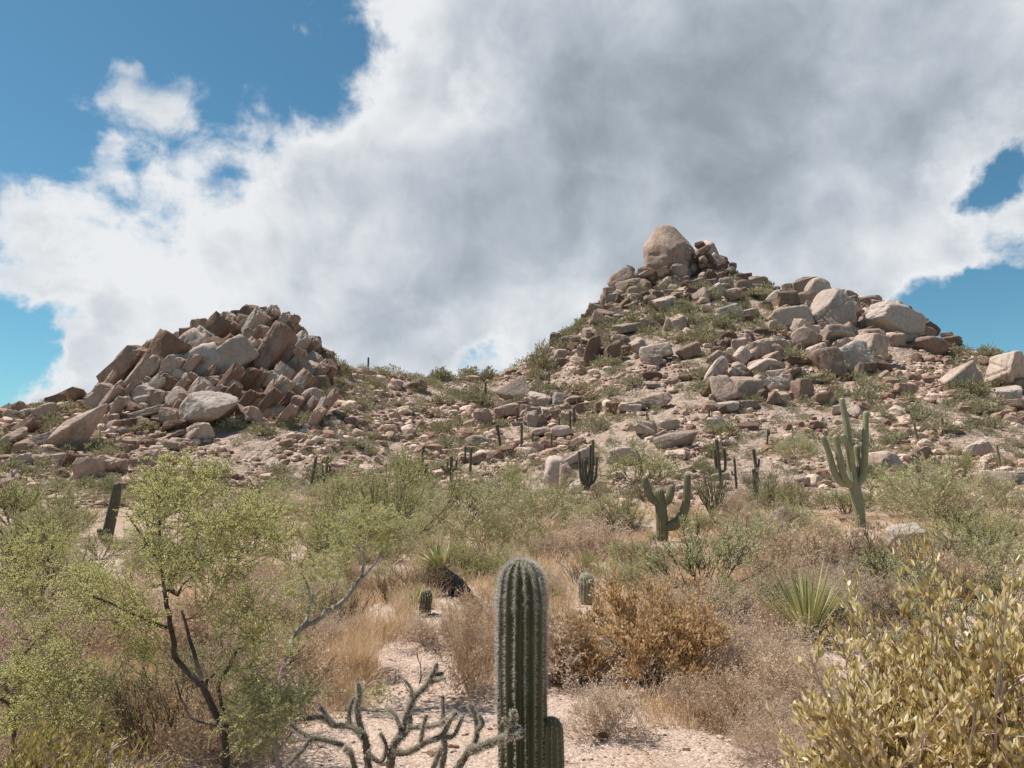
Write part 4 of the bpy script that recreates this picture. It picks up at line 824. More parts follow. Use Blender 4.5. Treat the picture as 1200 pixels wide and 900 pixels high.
# saguaros of the slope
for base, cols, lab in [
 ((366, 574), [(c2((46, 668), (58, 600), (70, 536)), 3.2, 0), (c2((56, 655), (70, 630), (80, 604)), 2.6, .2), (c2((60, 662), (85, 640), (100, 622)), 2.6, .2)], 'slender dark saguaro pole with short low arms on the left of a pair'),
 ((380, 568), [(c2((98, 650), (110, 600), (117, 535)), 3.4, 0), (c2((108, 620), (98, 600), (96, 570)), 2.6, .1), (c2((112, 600), (124, 590), (127, 570)), 2.4, .1), (c2((100, 640), (122, 630), (128, 608)), 2.6, 0)], 'dark branched saguaro on the right of a pair below the left hill'),
 ((495, 562), [(c2((488, 620), (496, 560), (501, 496)), 4.2, 0), (c2((492, 600), (508, 596), (516, 565)), 3.2, 0), (c2((490, 606), (484, 580), (486, 560)), 3, .1)], 'dark saguaro with two close arms left of the candelabra saguaro'),
 ((529, 578), [(c2((613, 676), (613, 600), (613, 535)), 4, 0), (c2((613, 598), (592, 588), (574, 570)), 3, 0), (c2((613, 596), (600, 585), (598, 556)), 2.8, -.1), (c2((613, 592), (630, 582), (635, 548)), 2.8, 0)], 'candelabra saguaro with spreading arms in the middle ground'),
 ((551, 560), [(c2((689, 612), (691, 550), (693, 500)), 3.2, 0)], 'single plain saguaro pole right of the candelabra saguaro'),
 ((545, 543), [(c2((669, 556), (669, 520), (670, 492)), 2.4, 0)], 'short thin saguaro pole under the pale round boulder of the saddle'),
 ((586, 527), [(c2((811, 502), (805, 450), (795, 408)), 3.4, 0), (c2((810, 470), (803, 448), (801, 405)), 2.8, .1)], 'twin stemmed leaning saguaro on the saddle slope'),
 ((611, 527), [(c2((895, 505), (896, 440), (896, 398)), 3, 0)], 'straight saguaro pole right of the twin stemmed leaning one'),
 ((624, 520), [(c2((940, 482), (940, 455), (941, 438)), 2.2, 0)], 'tiny saguaro stub between two taller poles of the slope'),
 ((646, 528), [(c2((1015, 510), (1016, 470), (1016, 442)), 2.6, 0)], 'short saguaro pole below the slanting boulders left of the peak slope'),
 ((655, 509), [(c2((1046, 440), (1046, 400), (1046, 380)), 2.2, 0)], 'thin saguaro pole up slope of the twin poles'),
 ((668, 507), [(c2((1090, 432), (1090, 380), (1091, 350)), 2.8, 0)], 'left one of the twin saguaro poles on the peak slope'),
 ((672, 500), [(c2((1105, 408), (1106, 365), (1105, 338)), 3, 0)], 'right one of the twin saguaro poles on the peak slope'),
 ((569, 466), [(c2((750, 296), (751, 260), (752, 232)), 2.4, 0)], 'small saguaro pole high under the saddle skyline'),
 ((538, 500), [(c2((645, 412), (646, 385), (646, 372)), 2.2, 0)], 'small saguaro left of the boulder pile beside the saddle'),
 ((606, 494), [(c2((877, 392), (878, 360), (878, 336)), 2.4, 0)], 'thin saguaro standing before the boulder pile beside the saddle'),
 ((643, 453), [(c2((1005, 245), (1006, 215), (1006, 198)), 1.9, 0)], 'tiny saguaro on the steep left flank of the peak'),
 ((577, 441), [(c2((780, 212), (780, 195), (780, 182)), 1.8, 0)], 'tiny saguaro breaking the skyline right of the saddle'),
 ((432, 430), [(c2((280, 170), (280, 150), (280, 136)), 2.2, 0)], 'tiny saguaro breaking the skyline left of the saddle'),
 ((687, 581), [(c5((352, 566), (350, 530), (345, 460), (342, 400)), 3.9, 0), (c5((350, 535), (328, 505), (318, 440), (314, 360)), 3.1, -.2), (c5((352, 530), (370, 500), (378, 420), (380, 306)), 3.4, .1), (c5((354, 520), (388, 490), (396, 430), (397, 385)), 3.1, -.1), (c5((352, 510), (362, 460), (365, 400), (368, 330)), 3.1, .2), (c5((350, 530), (336, 490), (330, 430), (328, 410)), 2.8, -.3)], 'dark many stemmed saguaro cluster right of the big split boulder'),
 ((845, 575), [(c5((980, 540), (978, 480), (970, 420), (958, 305)), 4.2, 0), (c5((976, 450), (996, 446), (1000, 410), (996, 345)), 3.2, -.1), (c5((974, 440), (956, 420), (950, 350)), 3.2, .1)], 'slender three armed saguaro above the green broom like shrub'),
 ((863, 573), [(c5((1052, 528), (1048, 470), (1042, 392)), 3, 0), (c5((1050, 470), (1034, 464), (1030, 450)), 2, 0)], 'thin saguaro pole with a stub arm right of the three armed one'),
 ((885, 588), [(c5((1142, 590), (1138, 500), (1132, 445)), 4.6, 0), (c5((1146, 600), (1148, 480), (1142, 420), (1132, 350)), 4, .4), (c5((1146, 460), (1156, 420), (1158, 395)), 2.4, .4)], 'small saguaro pair with one tall stem left of the pale boulder'),
 ((1076, 520), [(c6((738, 300), (726, 250), (716, 208)), 2.6, 0)], 'leaning thin saguaro on the right slope beside the tall saguaro'),
 ((1107, 510), [(c6((853, 258), (846, 220), (838, 184)), 2.2, 0)], 'small leaning saguaro farther up the right slope'),
 ((1172, 552), [(c6((1096, 418), (1090, 360), (1080, 308)), 2.6, 0)], 'thin saguaro at the right edge above the whitish pink boulder'),
 ((928, 519), [(c6((183, 294), (183, 260), (183, 232)), 2, 0)], 'thin saguaro stub left of the tall saguaro arms'),
 ((899, 528), [(c6((72, 336), (72, 290), (74, 238)), 2.2, 0), (c6((72, 270), (80, 260), (82, 240)), 1.6, 0)], 'little armed saguaro on the slope below the jointed stack'),
 ((832, 494), [(c5((926, 214), (924, 180), (922, 160)), 2.4, 0)], 'small saguaro with a bushy top under the jointed stack'),
 ((758, 494), [(c5((632, 218), (632, 195), (632, 172)), 2., 0), (c5((632, 212), (640, 205), (640, 190)), 1.6, 0)], 'tiny saguaro on the middle of the peak slope'),
]: saguaro(base, cols, M_sagdark if base[0] < 900 else M_sagmid, lab, ribs=9, depth=.12)

def barrel(px, py, w, h, label, mat, ribs=14, sp=(.03, .022, .0022, 6), Y=None, name='young_saguaro'):
    g = ground(px, py) if Y is None else np.array([at(px, py, Y)[0], Y, float(H(at(px, py, Y)[0], Y)[0])]); s = pxsize(g); R = w * s / 2; Ht = h * s
    root = assembly(name, [], label, 'cactus', None, g)
    V, q, cr, ring = column([(0, 0, -.05), (0, 0, Ht * .35), (0.01, 0, Ht * .7), (0.01, 0, Ht - R)], [R * .8, R * .97, R, R * .92], ribs, .2, 6, R * .25)
    link('body', MB().add(V, q, attr=cr).mesh('cactus_body', mat, True, 'crest'), root)
    link('spines', spines(ring, ribs, sp[0], sp[1], sp[2], sp[3], np.random.default_rng(int(px))).mesh('spines', M_spine), root)
barrel(498, 722, 15, 31, 'small dark green barrel shaped cactus in the bursage left of the front saguaro', M_sag)
barrel(687, 708, 18, 36, 'small whitish spined cactus behind the golden brown shrub', M_sagpale, sp=(.022, .04, .004, 9))
barrel(698, 633, 9, 16, 'tiny pale cactus among shrubs left of the broken armed saguaro', M_sagpale, sp=(.05, .05, .006, 6))

# the front saguaro and its pup
r = np.random.default_rng(8)
Yf = 3.95; pb = at(612, 900, Yf); gz0 = float(H(pb[0], Yf)[0]); s0 = pxsize(pb); top = at(611, 655, Yf)[2] - gz0
root = assembly('saguaro_cactus', [], 'large dark green young saguaro with white spines standing at the front', 'cactus', None, (pb[0], Yf, gz0))
Rf = 29.5 * s0; tw = .12
V, q, cr, ring = column([(0, 0, -.08), (0, 0, .3), (-.003, 0, top * .55), (0, 0, top * .8), (-.002, 0, top - Rf * .95)], [Rf * .92, Rf * .97, Rf, Rf * .99, Rf * .88], 15, .27, 8, .02, twist=tw)
q_n = fbm(V * 9, 2); V = V + V * np.array([1, 1, 0]) * (.03 * q_n + .025 * fbm(V * np.array([14, 14, 2.5]), 2))[:, None]
link('trunk', MB().add(V, q, attr=cr).mesh('trunk', M_sag, True, 'crest'), root)
mb = spines(ring, 15, .018, .024, .0021, 9, r, twist=tw, t_lo=.02); m2 = spines(ring, 15, .012, .038, .0022, 12, r, twist=tw, t_lo=.82); m3 = spines(ring, 15, .014, .030, .0022, 9, r, twist=tw, t_lo=.5)
for m_ in (m2, m3): mb.add(np.concatenate(m_.V), m_.F[0])
link('spines', mb.mesh('spines', M_spine), root)
pp = at(646, 900, Yf - .02); tp = at(646, 841, Yf - .02)[2] - gz0
V, q, cr, ring = column([(pp[0] - pb[0], -.02, -.08), (pp[0] - pb[0], -.02, tp * .5), (pp[0] - pb[0], -.02, tp - 14 * s0)], [12 * s0, 15 * s0, 14.5 * s0], 13, .2, 6, .02)
arm = link('pup', MB().add(V, q, attr=cr).mesh('pup', M_sag, True, 'crest'), root, 'short rounded offshoot in the shade of the trunk')
link('spines', spines(ring, 13, .022, .022, .0015, 7, r).mesh('spines', M_spine), arm)

# ------------------------------------------------------------------ buckhorn cholla
c4 = lambda *p: [(270 + x / 3.636, 700 + y / 3.636) for x, y in p]
Yc = 3.75; cb = at(447, 900, Yc); cz = float(H(cb[0], Yc)[0])
root = assembly('buckhorn_cholla', [], 'bare spiny cholla with grey green jointed branches in front of the sand bank', 'cactus', None, (cb[0], Yc, cz)); o = np.array([cb[0], Yc, cz])
st, sp = MB(), MB(); r = np.random.default_rng(15)
def cholla(path, w, dy0=0., dy1=0., low=False):
    k = len(path); pts = []
    for j, (x, y) in enumerate(path): pts.append(at(x, y, Yc + dy0 + (dy1 - dy0) * j / (k - 1)) - o)
    if low: pts[0] = np.array([pts[0][0] * .5, pts[0][1] * .3, -.05])
    L = np.linalg.norm(np.diff(np.array(pts), axis=0), axis=1).sum()
    P, R = resample(pts, np.linspace(w[0], w[1], k) * .62 * s0 / 2, .007)
    R = R * (1 + .16 * np.abs(np.sin(np.linspace(0, L / .085 * PI, len(P)))) + .05 * r.normal(size=len(P)))
    T = nrm(np.gradient(P, axis=0)); A = nrm(np.cross(T, np.array([.13, 1, .1]))); B = np.cross(T, A); m = 10; th = np.arange(m) * 2 * PI / m
    bump_ = 1 + .30 * np.cos(th[None] * 5 + np.arange(len(P))[:, None] * PI * .5) * np.cos(np.arange(len(P))[:, None] * PI / 2.)
    V = P[:, None] + (R[:, None] * bump_)[..., None] * (A[:, None] * np.cos(th)[:, None] + B[:, None] * np.sin(th)[:, None])
    idx = np.arange(len(P) * m).reshape(len(P), m); nx = np.roll(idx, -1, 1); q = np.stack([idx[:-1], nx[:-1], nx[1:], idx[1:]], -1).reshape(-1, 4)
    V = np.concatenate([V.reshape(-1, 3), P[-1:] + T[-1] * R[-1]]); e = idx[-1]
    st.add(V, q, np.stack([e, np.roll(e, -1), np.full(m, len(V) - 1)], 1))
    n = int(L / .00035); i = r.integers(0, len(P), n); t = r.uniform(0, 2 * PI, n); out = A[i] * np.cos(t)[:, None] + B[i] * np.sin(t)[:, None]; S = P[i] + out * R[i][:, None]
    leaves(sp, S, out + rvec(n, r) * .6 + T[i] * .3,   .014 * r.uniform(.5, 1.3, n), .0019, r)
for path, w, a, b, low in [
 (c4((660, 727), (690, 660), (725, 590), (760, 480), (790, 420), (840, 370), (880, 285)), (13, 6), 0, .1, True), (c4((870, 330), (905, 325)), (6, 5), .1, .1, False), (c4((845, 365), (915, 345)), (5, 4), .1, .05, False),
 (c4((690, 660), (760, 660), (830, 620), (900, 590), (940, 520), (960, 495)), (9, 6), 0, -.1, False), (c4((900, 590), (950, 590), (990, 510)), (7, 5), -.05, -.1, False), (c4((810, 620), (820, 560), (835, 505)), (6, 5), -.05, -.1, False), (c4((905, 590), (915, 640), (900, 727)), (7, 8), -.05, 0, False),
 (c4((760, 480), (765, 550), (730, 600)), (7, 7), .05, 0, False), (c4((765, 555), (860, 550), (910, 530)), (6, 5), .0, -.1, False), (c4((725, 560), (700, 500), (670, 475)), (6, 5), .0, .1, False), (c4((900, 545), (906, 500), (905, 420)), (6, 5), -.08, -.03, False), (c4((770, 420), (770, 390), (740, 350)), (5, 4), .06, .1, False),
 (c4((590, 727), (580, 640), (560, 580), (540, 480), (550, 420), (545, 365)), (12, 6), .1, .2, True), (c4((565, 590), (510, 550), (440, 545), (400, 515), (330, 515), (240, 520)), (9, 6), .1, .3, False), (c4((440, 545), (405, 500), (385, 470)), (6, 5), .2, .3, False), (c4((510, 550), (505, 500), (515, 450), (530, 430)), (7, 5), .15, .2, False), (c4((580, 660), (640, 700), (665, 640), (640, 580)), (7, 5), .05, 0, False),
 (c4((560, 727), (520, 690), (490, 650)), (9, 6), -.1, -.2, True), (c4((480, 630), (420, 615), (350, 605), (300, 660), (240, 720)), (7, 6), .1, -.1, False), (c4((350, 605), (290, 570), (255, 540)), (5, 4), 0, .1, False),
 (c4((940, 727), (1000, 680), (1040, 650), (1110, 620), (1165, 600), (1230, 560)), (11, 9), -.1, -.25, True), (c4((1030, 655), (1050, 590), (1045, 510), (1020, 455)), (8, 6), -.1, -.05, False), (c4((1050, 570), (1075, 540), (1060, 500)), (6, 5), -.1, -.1, False), (c4((1150, 605), (1185, 585), (1205, 520), (1206, 490)), (9, 8), -.2, -.28, False), (c4((1200, 540), (1160, 520)), (6, 5), -.25, -.25, False), (c4((860, 727), (880, 690), (905, 640)), (8, 6), 0, 0, True), (c4((1170, 600), (1240, 580)), (8, 7), -.22, -.3, False)]: cholla(path, w, a, b, low)
link('stems', st.mesh('stems', M_cholla, True), root); link('spines', sp.mesh('spines', M_chollaspine), root)

# ------------------------------------------------------------------ yuccas
def blades(mb, c, axis, n, L, W, r, spread=1.2, curve=.25, lo=0.):
    axis = nrm(np.array(axis, float)); ref = nrm(np.cross(axis, [.3, .9, .1])); rf2 = np.cross(axis, ref)
    a = r.uniform(0, 2 * PI, n); e = lo + np.sqrt(r.random(n)) * (spread - lo)
    D = np.cos(e)[:, None] * axis + np.sin(e)[:, None] * (np.cos(a)[:, None] * ref + np.sin(a)[:, None] * rf2)
    l = L * r.uniform(.7, 1.1, n); k = 5; t = np.linspace(0, 1, k)
    P = c + D[:, None] * (l[:, None] * t)[..., None] + np.array([0, 0, -1.]) * (curve * l * np.sin(e) ** 2)[:, None, None] * (t ** 2)[None, :, None]
    s = nrm(np.cross(D, np.array([0.05, .02, 1.]))); w = W * np.array([.7, 1, .8, .5, .05]) / 2; up = np.cross(s, D)
    Lf = P - s[:, None] * w[None, :, None]; Rg = P + s[:, None] * w[None, :, None]; Md = P - up[:, None] * (w * .35)[None, :, None]
    V = np.stack([Lf, Md, Rg], 2); idx = np.arange(n * k * 3).reshape(n, k, 3)
    q = np.concatenate([np.stack([idx[:, :-1, j], idx[:, :-1, j + 1], idx[:, 1:, j + 1], idx[:, 1:, j]], -1).reshape(-1, 4) for j in (0, 1)]); mb.add(V.reshape(-1, 3), q)
r = np.random.default_rng(33)
g = ground(551, 704); s = pxsize(g); root = assembly('yucca', [], 'leaning yucca with a pale green rosette on a shaggy dark trunk', 'yucca', None, g)
hd = at(517, 668, g[1]) - g; tk = MB(); P, R = resample([(0, 0, -.05), hd * .45 + np.array([.03, 0, .0]), hd], [.10, .085, .06], .03); P2_, R2_ = P[None], R[None]; tubes(tk, P2_, R2_, 8)
link('trunk', tk.mesh('trunk', M_stem_dark, True), root)
dl = MB(); ax = nrm(hd)
for t in np.linspace(.12, .98, 16): blades(dl, hd * t, -ax + np.array([0, 0, -.35]), 26, .24, .022, r, .8, .1)
link('dead_leaves', dl.mesh('dead_leaves', M_deadleaf), root)
bl = MB(); blades(bl, hd, ax + np.array([0, 0, 1.1]), 60, 42 * s, 4.2 * s, r, 1.05, .08); link('leaves', bl.mesh('leaves', M_yucca), root)
g = ground(948, 756); s = pxsize(g); root = assembly('yucca', [], 'stemless green yucca rosette behind the yellow jojoba', 'yucca', None, g); bl = MB(); blades(bl, np.array([0, 0, .02]), (-.1, 0, 1), 110, 100 * s, 3.2 * s, r, .72, .1)
link('leaves', bl.mesh('leaves', M_yucca), root); dl = MB(); blades(dl, np.array([0, 0, .05]), (.2, -.2, .6), 40, 60 * s, 4.0 * s, r, 1.4, .3, .7); link('dead_leaves', dl.mesh('dead_leaves', M_grass), root)
g = ground(487, 712); s = pxsize(g); root = assembly('yucca', [], 'small straw coloured yucca tuft beside the dark barrel shaped cactus', 'yucca', None, g); bl = MB(); blades(bl, np.zeros(3), (0, 0, 1), 40, 30 * s, 2. * s, r, .9, .1); link('leaves', bl.mesh('leaves', M_yucca), root)

# ------------------------------------------------------------------ jojoba at the right edge (big leaves close to the camera)
def jojoba(px, Y, h, spread, ns, leaf, label, mat, seed, per=7, kids=(5, 4)):
    x = at(px, 900, Y)[0]; g = np.array([x, Y, float(H(x, Y)[0])])
    parts = P2(ns, h, spread, .011, kids, leaf, mat, M_stem_grey, seed, l1=.36, l2=.17, t0=.4, per=per, oval=True, upleaf=.95, wander=.14, ang=.5)
    return assembly('jojoba_bush', parts, label, 'shrub', None, g)
jojoba(1150, 2.75, 1.02, .42, 52, (.035, .015), 'large yellow leaved jojoba at the bottom right corner', M_jojo, 5, 10, (6, 5))
jojoba(1250, 2.65, 1.08, .42, 40, (.035, .015), 'second yellow jojoba cut off by the right edge', M_jojo, 6, 10, (6, 5))
jojoba(1075, 2.95, .80, .36, 34, (.034, .0145), 'lower front part of the jojoba thicket beside the dry grey shrub', M_jojo, 7, 10, (6, 5))
jojoba(60, 2.9, .66, .75, 34, (.024, .010), 'olive gold jojoba at the bottom left corner', M_olive, 9, 9, (6, 5))
jojoba(-30, 2.7, .58, .7, 26, (.024, .010), 'olive jojoba cut off by the left edge at the bottom', M_olive, 10, 9, (6, 5))

# ------------------------------------------------------------------ palo verde trees at the left
def tree(name, label, limbs, crowns, Yb, seed, mat, bark, ntuft, leaf=(.0125, .0062), tw=(.05, .14), cat='tree', per=23, ntw=9):
    """limbs: (pixel path, pixel widths, depth at start, depth at end); crowns: ellipsoids (px, py, rx, ry, depth, rdepth, weight)"""
    r = np.random.default_rng(seed); b = limbs[0][0][0]; x = at(b[0], b[1], Yb)[0]; o = np.array([x, Yb, float(H(x, Yb)[0])])
    root = assembly(name, [], label, cat, None, o); wood, lf = MB(), MB(); nodes = []; nr = []
    for path, w, d0, d1 in limbs:
        k = len(path); pts = [at(px, py, Yb + d0 + (d1 - d0) * j / (k - 1)) - o for j, (px, py) in enumerate(path)]
        if path[0][1] >= 898: pts[0] = np.array([pts[0][0], pts[0][1], -.06])
        P, R = resample(pts, np.linspace(w[0], w[1], k) * pxsize(np.array([x, Yb, ZC])) / 2, .045); P = P + r.normal(0, .004, P.shape)
        tubes(wood, P[None], R[None], 7); nodes.append(P); nr.append(R)
    nodes = np.concatenate(nodes); nr = np.concatenate(nr)
    cw = np.array([c[6] for c in crowns], float); cw /= cw.sum(); T = []
    for i in r.choice(len(crowns), ntuft, p=cw):
        c = crowns[i]; v = rvec(1, r)[0] * r.random() ** .45; p = at(c[0] + v[0] * c[2], c[1] + v[2] * c[3], Yb + c[4] + v[1] * c[5]) - o
        if p[2] > .08: T.append(p)
    T = np.array(T); d0 = np.array([np.linalg.norm(nodes - t, axis=1).min() for t in T]); T = T[np.argsort(d0)]
    for t in T:
        d = np.linalg.norm(nodes - t, axis=1) + .35 * np.maximum(0, nodes[:, 2] - t[2]); j = int(d.argmin()); s = nodes[j]; L = np.linalg.norm(t - s)
        if L < .03: continue
        k = max(4, int(L / .05)); u = np.linspace(0, 1, k)[:, None]; bend = rvec(1, r)[0] * L * .13 + np.array([0, 0, -.06 * L])
        P = s + (t - s) * u + bend * np.sin(u * PI) + r.normal(0, .006, (k, 3)) * np.sin(u * PI); r0 = min(nr[j] * .8, .003 + .006 * L)
        R = np.linspace(r0, .0016, k); tubes(wood, P[None], R[None], 4); nodes = np.concatenate([nodes, P[2:]]); nr = np.concatenate([nr, R[2:]])
    n = len(T); S = np.repeat(T, ntw, 0) + r.normal(0, .02, (n * ntw, 3)); D = rvec(n * ntw, r) + np.array([0, 0, .35])
    P, R = grow(S, D, r.uniform(*tw, n * ntw), .0016, .0008, 4, .18, .0, r); tubes(wood, P, R, 3)
    S, D = sprout(P, per, .05, 1., 1.0, r); leaves(lf, S, D, leaf[0] * r.uniform(.6, 1.3, len(S)), leaf[1] * r.uniform(.7, 1.2, len(S)), r)
    link('trunk', wood.mesh('trunk', bark, True), root); link('crown', lf.mesh('crown', mat), root)
q4 = lambda *p: [(x / 4, 700 + y / 4) for x, y in p]; q5 = lambda *p: [(x / 4, 540 + y / 4) for x, y in p]
tree('palo_verde_tree', 'front palo verde with forked dark trunk and airy yellow green crown', [
 (q4((1062, 830), (1060, 700), (1050, 610), (1000, 530), (960, 440), (940, 405), (880, 350), (830, 290), (812, 200), (790, 100), (778, 0)), (9, 5), 0, 0),
 (q4((940, 405), (945, 370), (905, 250), (880, 150), (857, 60)), (6, 3), 0, .15), (q4((785, 145), (700, 110), (600, 70), (540, 35), (440, 0)), (5, 2.2), 0, -.2),
 (q4((1050, 560), (1035, 480), (1022, 400), (1070, 340), (1090, 280), (1105, 260)), (5, 3), 0, -.2), (q4((1050, 610), (960, 580), (900, 560), (850, 470), (825, 400)), (4, 2), 0, .1), (q4((960, 440), (975, 380), (1050, 310)), (4, 2), 0, .2),
 (q5((778, 650), (775, 600), (830, 630), (790, 560), (850, 520), (920, 500)), (4.5, 2), 0, .2), (q5((778, 640), (760, 540), (750, 420), (745, 300), (740, 150), (735, 40)), (4, 1.6), 0, .1), (q5((830, 630), (880, 560), (1000, 440), (1050, 300)), (3, 1.4), 0, .2), (q5((755, 480), (680, 370), (620, 290), (600, 230), (690, 250)), (3, 1.2), .05, .1), (q4((1090, 640), (1180, 480), (1250, 400)), (3, 1.5), 0, -.2)],
 [(228, 600, 84, 50, 0, .5, 1.5), (225, 665, 80, 36, 0, .5, 1.1), (120, 690, 70, 30, -.2, .4, .9), (290, 620, 60, 45, .1, .4, .8), (295, 800, 42, 60, -.1, .4, .8), (285, 720, 50, 40, 0, .4, .7), (150, 728, 60, 16, -.1, .3, .5), (210, 560, 60, 26, 0, .4, .5), (170, 760, 20, 10, 0, .2, .15)],
 4.25, 41, M_verde, M_stem_dark, 280)
tree('palo_verde_tree', 'palo verde with one bleached grey branch leaning right', [
 ([(330, 800), (340, 757), (352, 738), (368, 728), (385, 715), (402, 704), (418, 685), (425, 670), (426, 645), (434, 620)], (8, 3), 0, .1), ([(356, 735), (362, 712), (366, 700), (362, 690), (354, 672)], (5, 2), 0, .1), ([(418, 685), (440, 660), (455, 640)], (3, 1.5), .05, .2), ([(426, 645), (415, 640), (405, 630)], (3, 1.5), .1, .2), ([(385, 715), (392, 690), (400, 665)], (2.5, 1.2), 0, 0)],
 [(432, 612, 46, 32, .1, .4, 1.2), (392, 660, 40, 26, .1, .4, .6), (455, 625, 26, 24, .1, .3, .5), (350, 690, 40, 40, .1, .4, .6), (318, 760, 40, 40, 0, .4, .8)], 5.6, 43, M_verde, M_deadwood, 105, leaf=(.016, .007))
tree('palo_verde_tree', 'sprawling low palo verde filling the left edge', [
 (q4((70, 900), (66, 520), (40, 440), (20, 405)), (6, 3), 0, 0), (q4((66, 520), (0, 480), (-60, 460)), (4, 2), 0, -.2), (q4((66, 520), (95, 490), (45, 415), (75, 405)), (3, 1.5), 0, .1), (q4((66, 530), (160, 450), (130, 390), (60, 300)), (3.5, 1.5), 0, .2), (q4((120, 260), (150, 220), (205, 165), (250, 100), (340, 20)), (2.5, 1.5), .1, .3)],
 [(55, 790, 60, 40, 0, .4, 1.3), (60, 845, 70, 26, -.1, .3, 1.0), (45, 735, 40, 14, .1, .2, .35), (20, 690, 40, 40, .4, .4, .7), (95, 840, 30, 20, 0, .3, .4), (50, 645, 44, 34, .8, .5, .8), (100, 700, 40, 30, .3, .4, .7)], 4.2, 47, M_verde, M_stem_dark, 150)
tree('palo_verde_tree', 'pale palo verde seedling with low tufts below the bleached branch', [
 ([(330, 905), (322, 860), (310, 830)], (4, 2), 0, 0), ([(326, 880), (345, 850), (352, 835)], (3, 1.5), 0, .1), ([(322, 860), (300, 850), (290, 842)], (3, 1.4), 0, -.1)],
 [(305, 845, 40, 40, 0, .3, 1.), (348, 822, 30, 20, .1, .2, .5), (440, 815, 18, 10, .2, .1, .12)], 3.95, 53, M_verde, M_deadwood, 62)
# fallen dead sticks
r = np.random.default_rng(61)
def sticks(px, py, n, L, label, mat=M_deadwood):
    g = ground(px, py); mb = MB(); S = np.stack([r.normal(0, .12, n), r.normal(0, .12, n), np.abs(r.normal(.03, .02, n))], 1); D = np.stack([r.normal(size=n), r.normal(size=n), np.abs(r.normal(.25, .2, n))], 1)
    P, R = grow(S, D, r.uniform(.5, 1.2, n) * L, .006, .002, 7, .2, -.02, r); tubes(mb, P, R, 5); S1, D1 = sprout(P, 3, .3, .9, .7, r); Pa, Ra = grow(S1, D1, L * .35, .003, .0012, 5, .25, 0, r); tubes(mb, Pa, Ra, 3)
    link('dead_branch', mb.mesh('dead_branch', mat, True), None, label, 'branch', None, None, g)
sticks(245, 888, 6, .55, 'bleached dead branch lying at the foot of the front palo verde'); sticks(775, 770, 7, .5, 'grey dead twigs caught in the golden brown shrub'); sticks(420, 800, 7, .35, 'tangle of dead twigs over the dark hollow of the sand bank'); sticks(880, 716, 6, .5, 'pale dead twigs left of the yucca rosette'); sticks(1020, 745, 8, .45, 'grey dead twigs behind the jojoba'); sticks(505, 808, 6, .3, 'short dead twigs along the foot of the sand bank', M_stem_dark)
# ------------------------------------------------------------------ sky, sun, camera
SUN = nrm(np.array([-.46, .10, .86]))
el = math.asin(SUN[2]); az = math.atan2(SUN[0], SUN[1])
w = bpy.data.worlds.new('World'); SC.world = w; w.use_nodes = True; nt = w.node_tree; nt.nodes.clear()
out = nt.nodes.new('ShaderNodeOutputWorld')
d = N(nt, 'VectorMath', {0: N(nt, 'TexCoord').outputs['Generated']}, operation='NORMALIZE').outputs[0]
sky = N(nt, 'TexSky', None, sky_type='NISHITA', sun_disc=False, sun_elevation=el, sun_rotation=az, altitude=800, air_density=1.0, dust_density=.6, ozone_density=1.6)
nt.links.new(d, sky.inputs[0])
skyc = mixc(nt, 1.0, sky.outputs[0], (.48, .79, .78), 'MULTIPLY')
dn = noise(nt, d, 5.5, 6, .6).outputs[1]
dw = N(nt, 'VectorMath', {0: d, 1: N(nt, 'VectorMath', {0: N(nt, 'VectorMath', {0: dn, 1: (.5, .5, .5)}, operation='SUBTRACT').outputs[0], 'Scale': .17}, operation='SCALE').outputs[0]}, operation='ADD').outputs[0]
d = N(nt, 'VectorMath', {0: d}, operation='NORMALIZE').outputs[0]
ddir = N(nt, 'VectorMath', {0: dw}, operation='NORMALIZE').outputs[0]
def dot(v): return N(nt, 'VectorMath', {0: ddir, 1: tuple(float(q) for q in v)}, operation='DOT_PRODUCT').outputs['Value']
def lobe(px, py, rin, rout, wgt):
    c = dot(dirpx(px, py)); return mth(nt, 'MULTIPLY', mrange(nt, c, math.cos(math.radians(rout)), math.cos(math.radians(rin)), 0, 1, True), wgt)
def half(pa, pb, width):       # >0 on the left of the great circle pa->pb
    n = nrm(np.cross(dirpx(*pa), dirpx(*pb))); return mrange(nt, dot(n), -width, width, -1, 1)
def addall(xs):
    s = xs[0]
    for x in xs[1:]: s = mth(nt, 'ADD', s, x)
    return s
sep = N(nt, 'SeparateXYZ', {0: d}).outputs
zz = mth(nt, 'ADD', mth(nt, 'MAXIMUM', sep[2], 0.0), .30)
P = N(nt, 'CombineXYZ', {0: mth(nt, 'DIVIDE', sep[0], zz), 1: mth(nt, 'DIVIDE', sep[1], zz), 2: 0.0}).outputs[0]
wp = noise(nt, P, .9, 3, .5).outputs[1]
Pw = N(nt, 'VectorMath', {0: P, 1: N(nt, 'VectorMath', {0: wp, 'Scale': .45}, operation='SCALE').outputs[0]}, operation='ADD').outputs[0]
n1 = noise(nt, Pw, 2.3, 10, .60).outputs[0]; n1 = mth(nt, 'ADD', n1, mth(nt, 'MULTIPLY', mth(nt, 'SUBTRACT', noise(nt, Pw, 6.0, 8, .6).outputs[0], .5), .55))
n2 = noise(nt, N(nt, 'VectorMath', {0: Pw, 1: (-.09, .02, .0)}, operation='ADD').outputs[0], 2.3, 7, .57).outputs[0]
nbig = noise(nt, P, .55, 3, .5).outputs[0]
edge = half((-10, 325), (475, -25), .19)          # blue upper-left corner beyond the cloud's diagonal edge
low = half((985, 350), (1240, 322), .06)
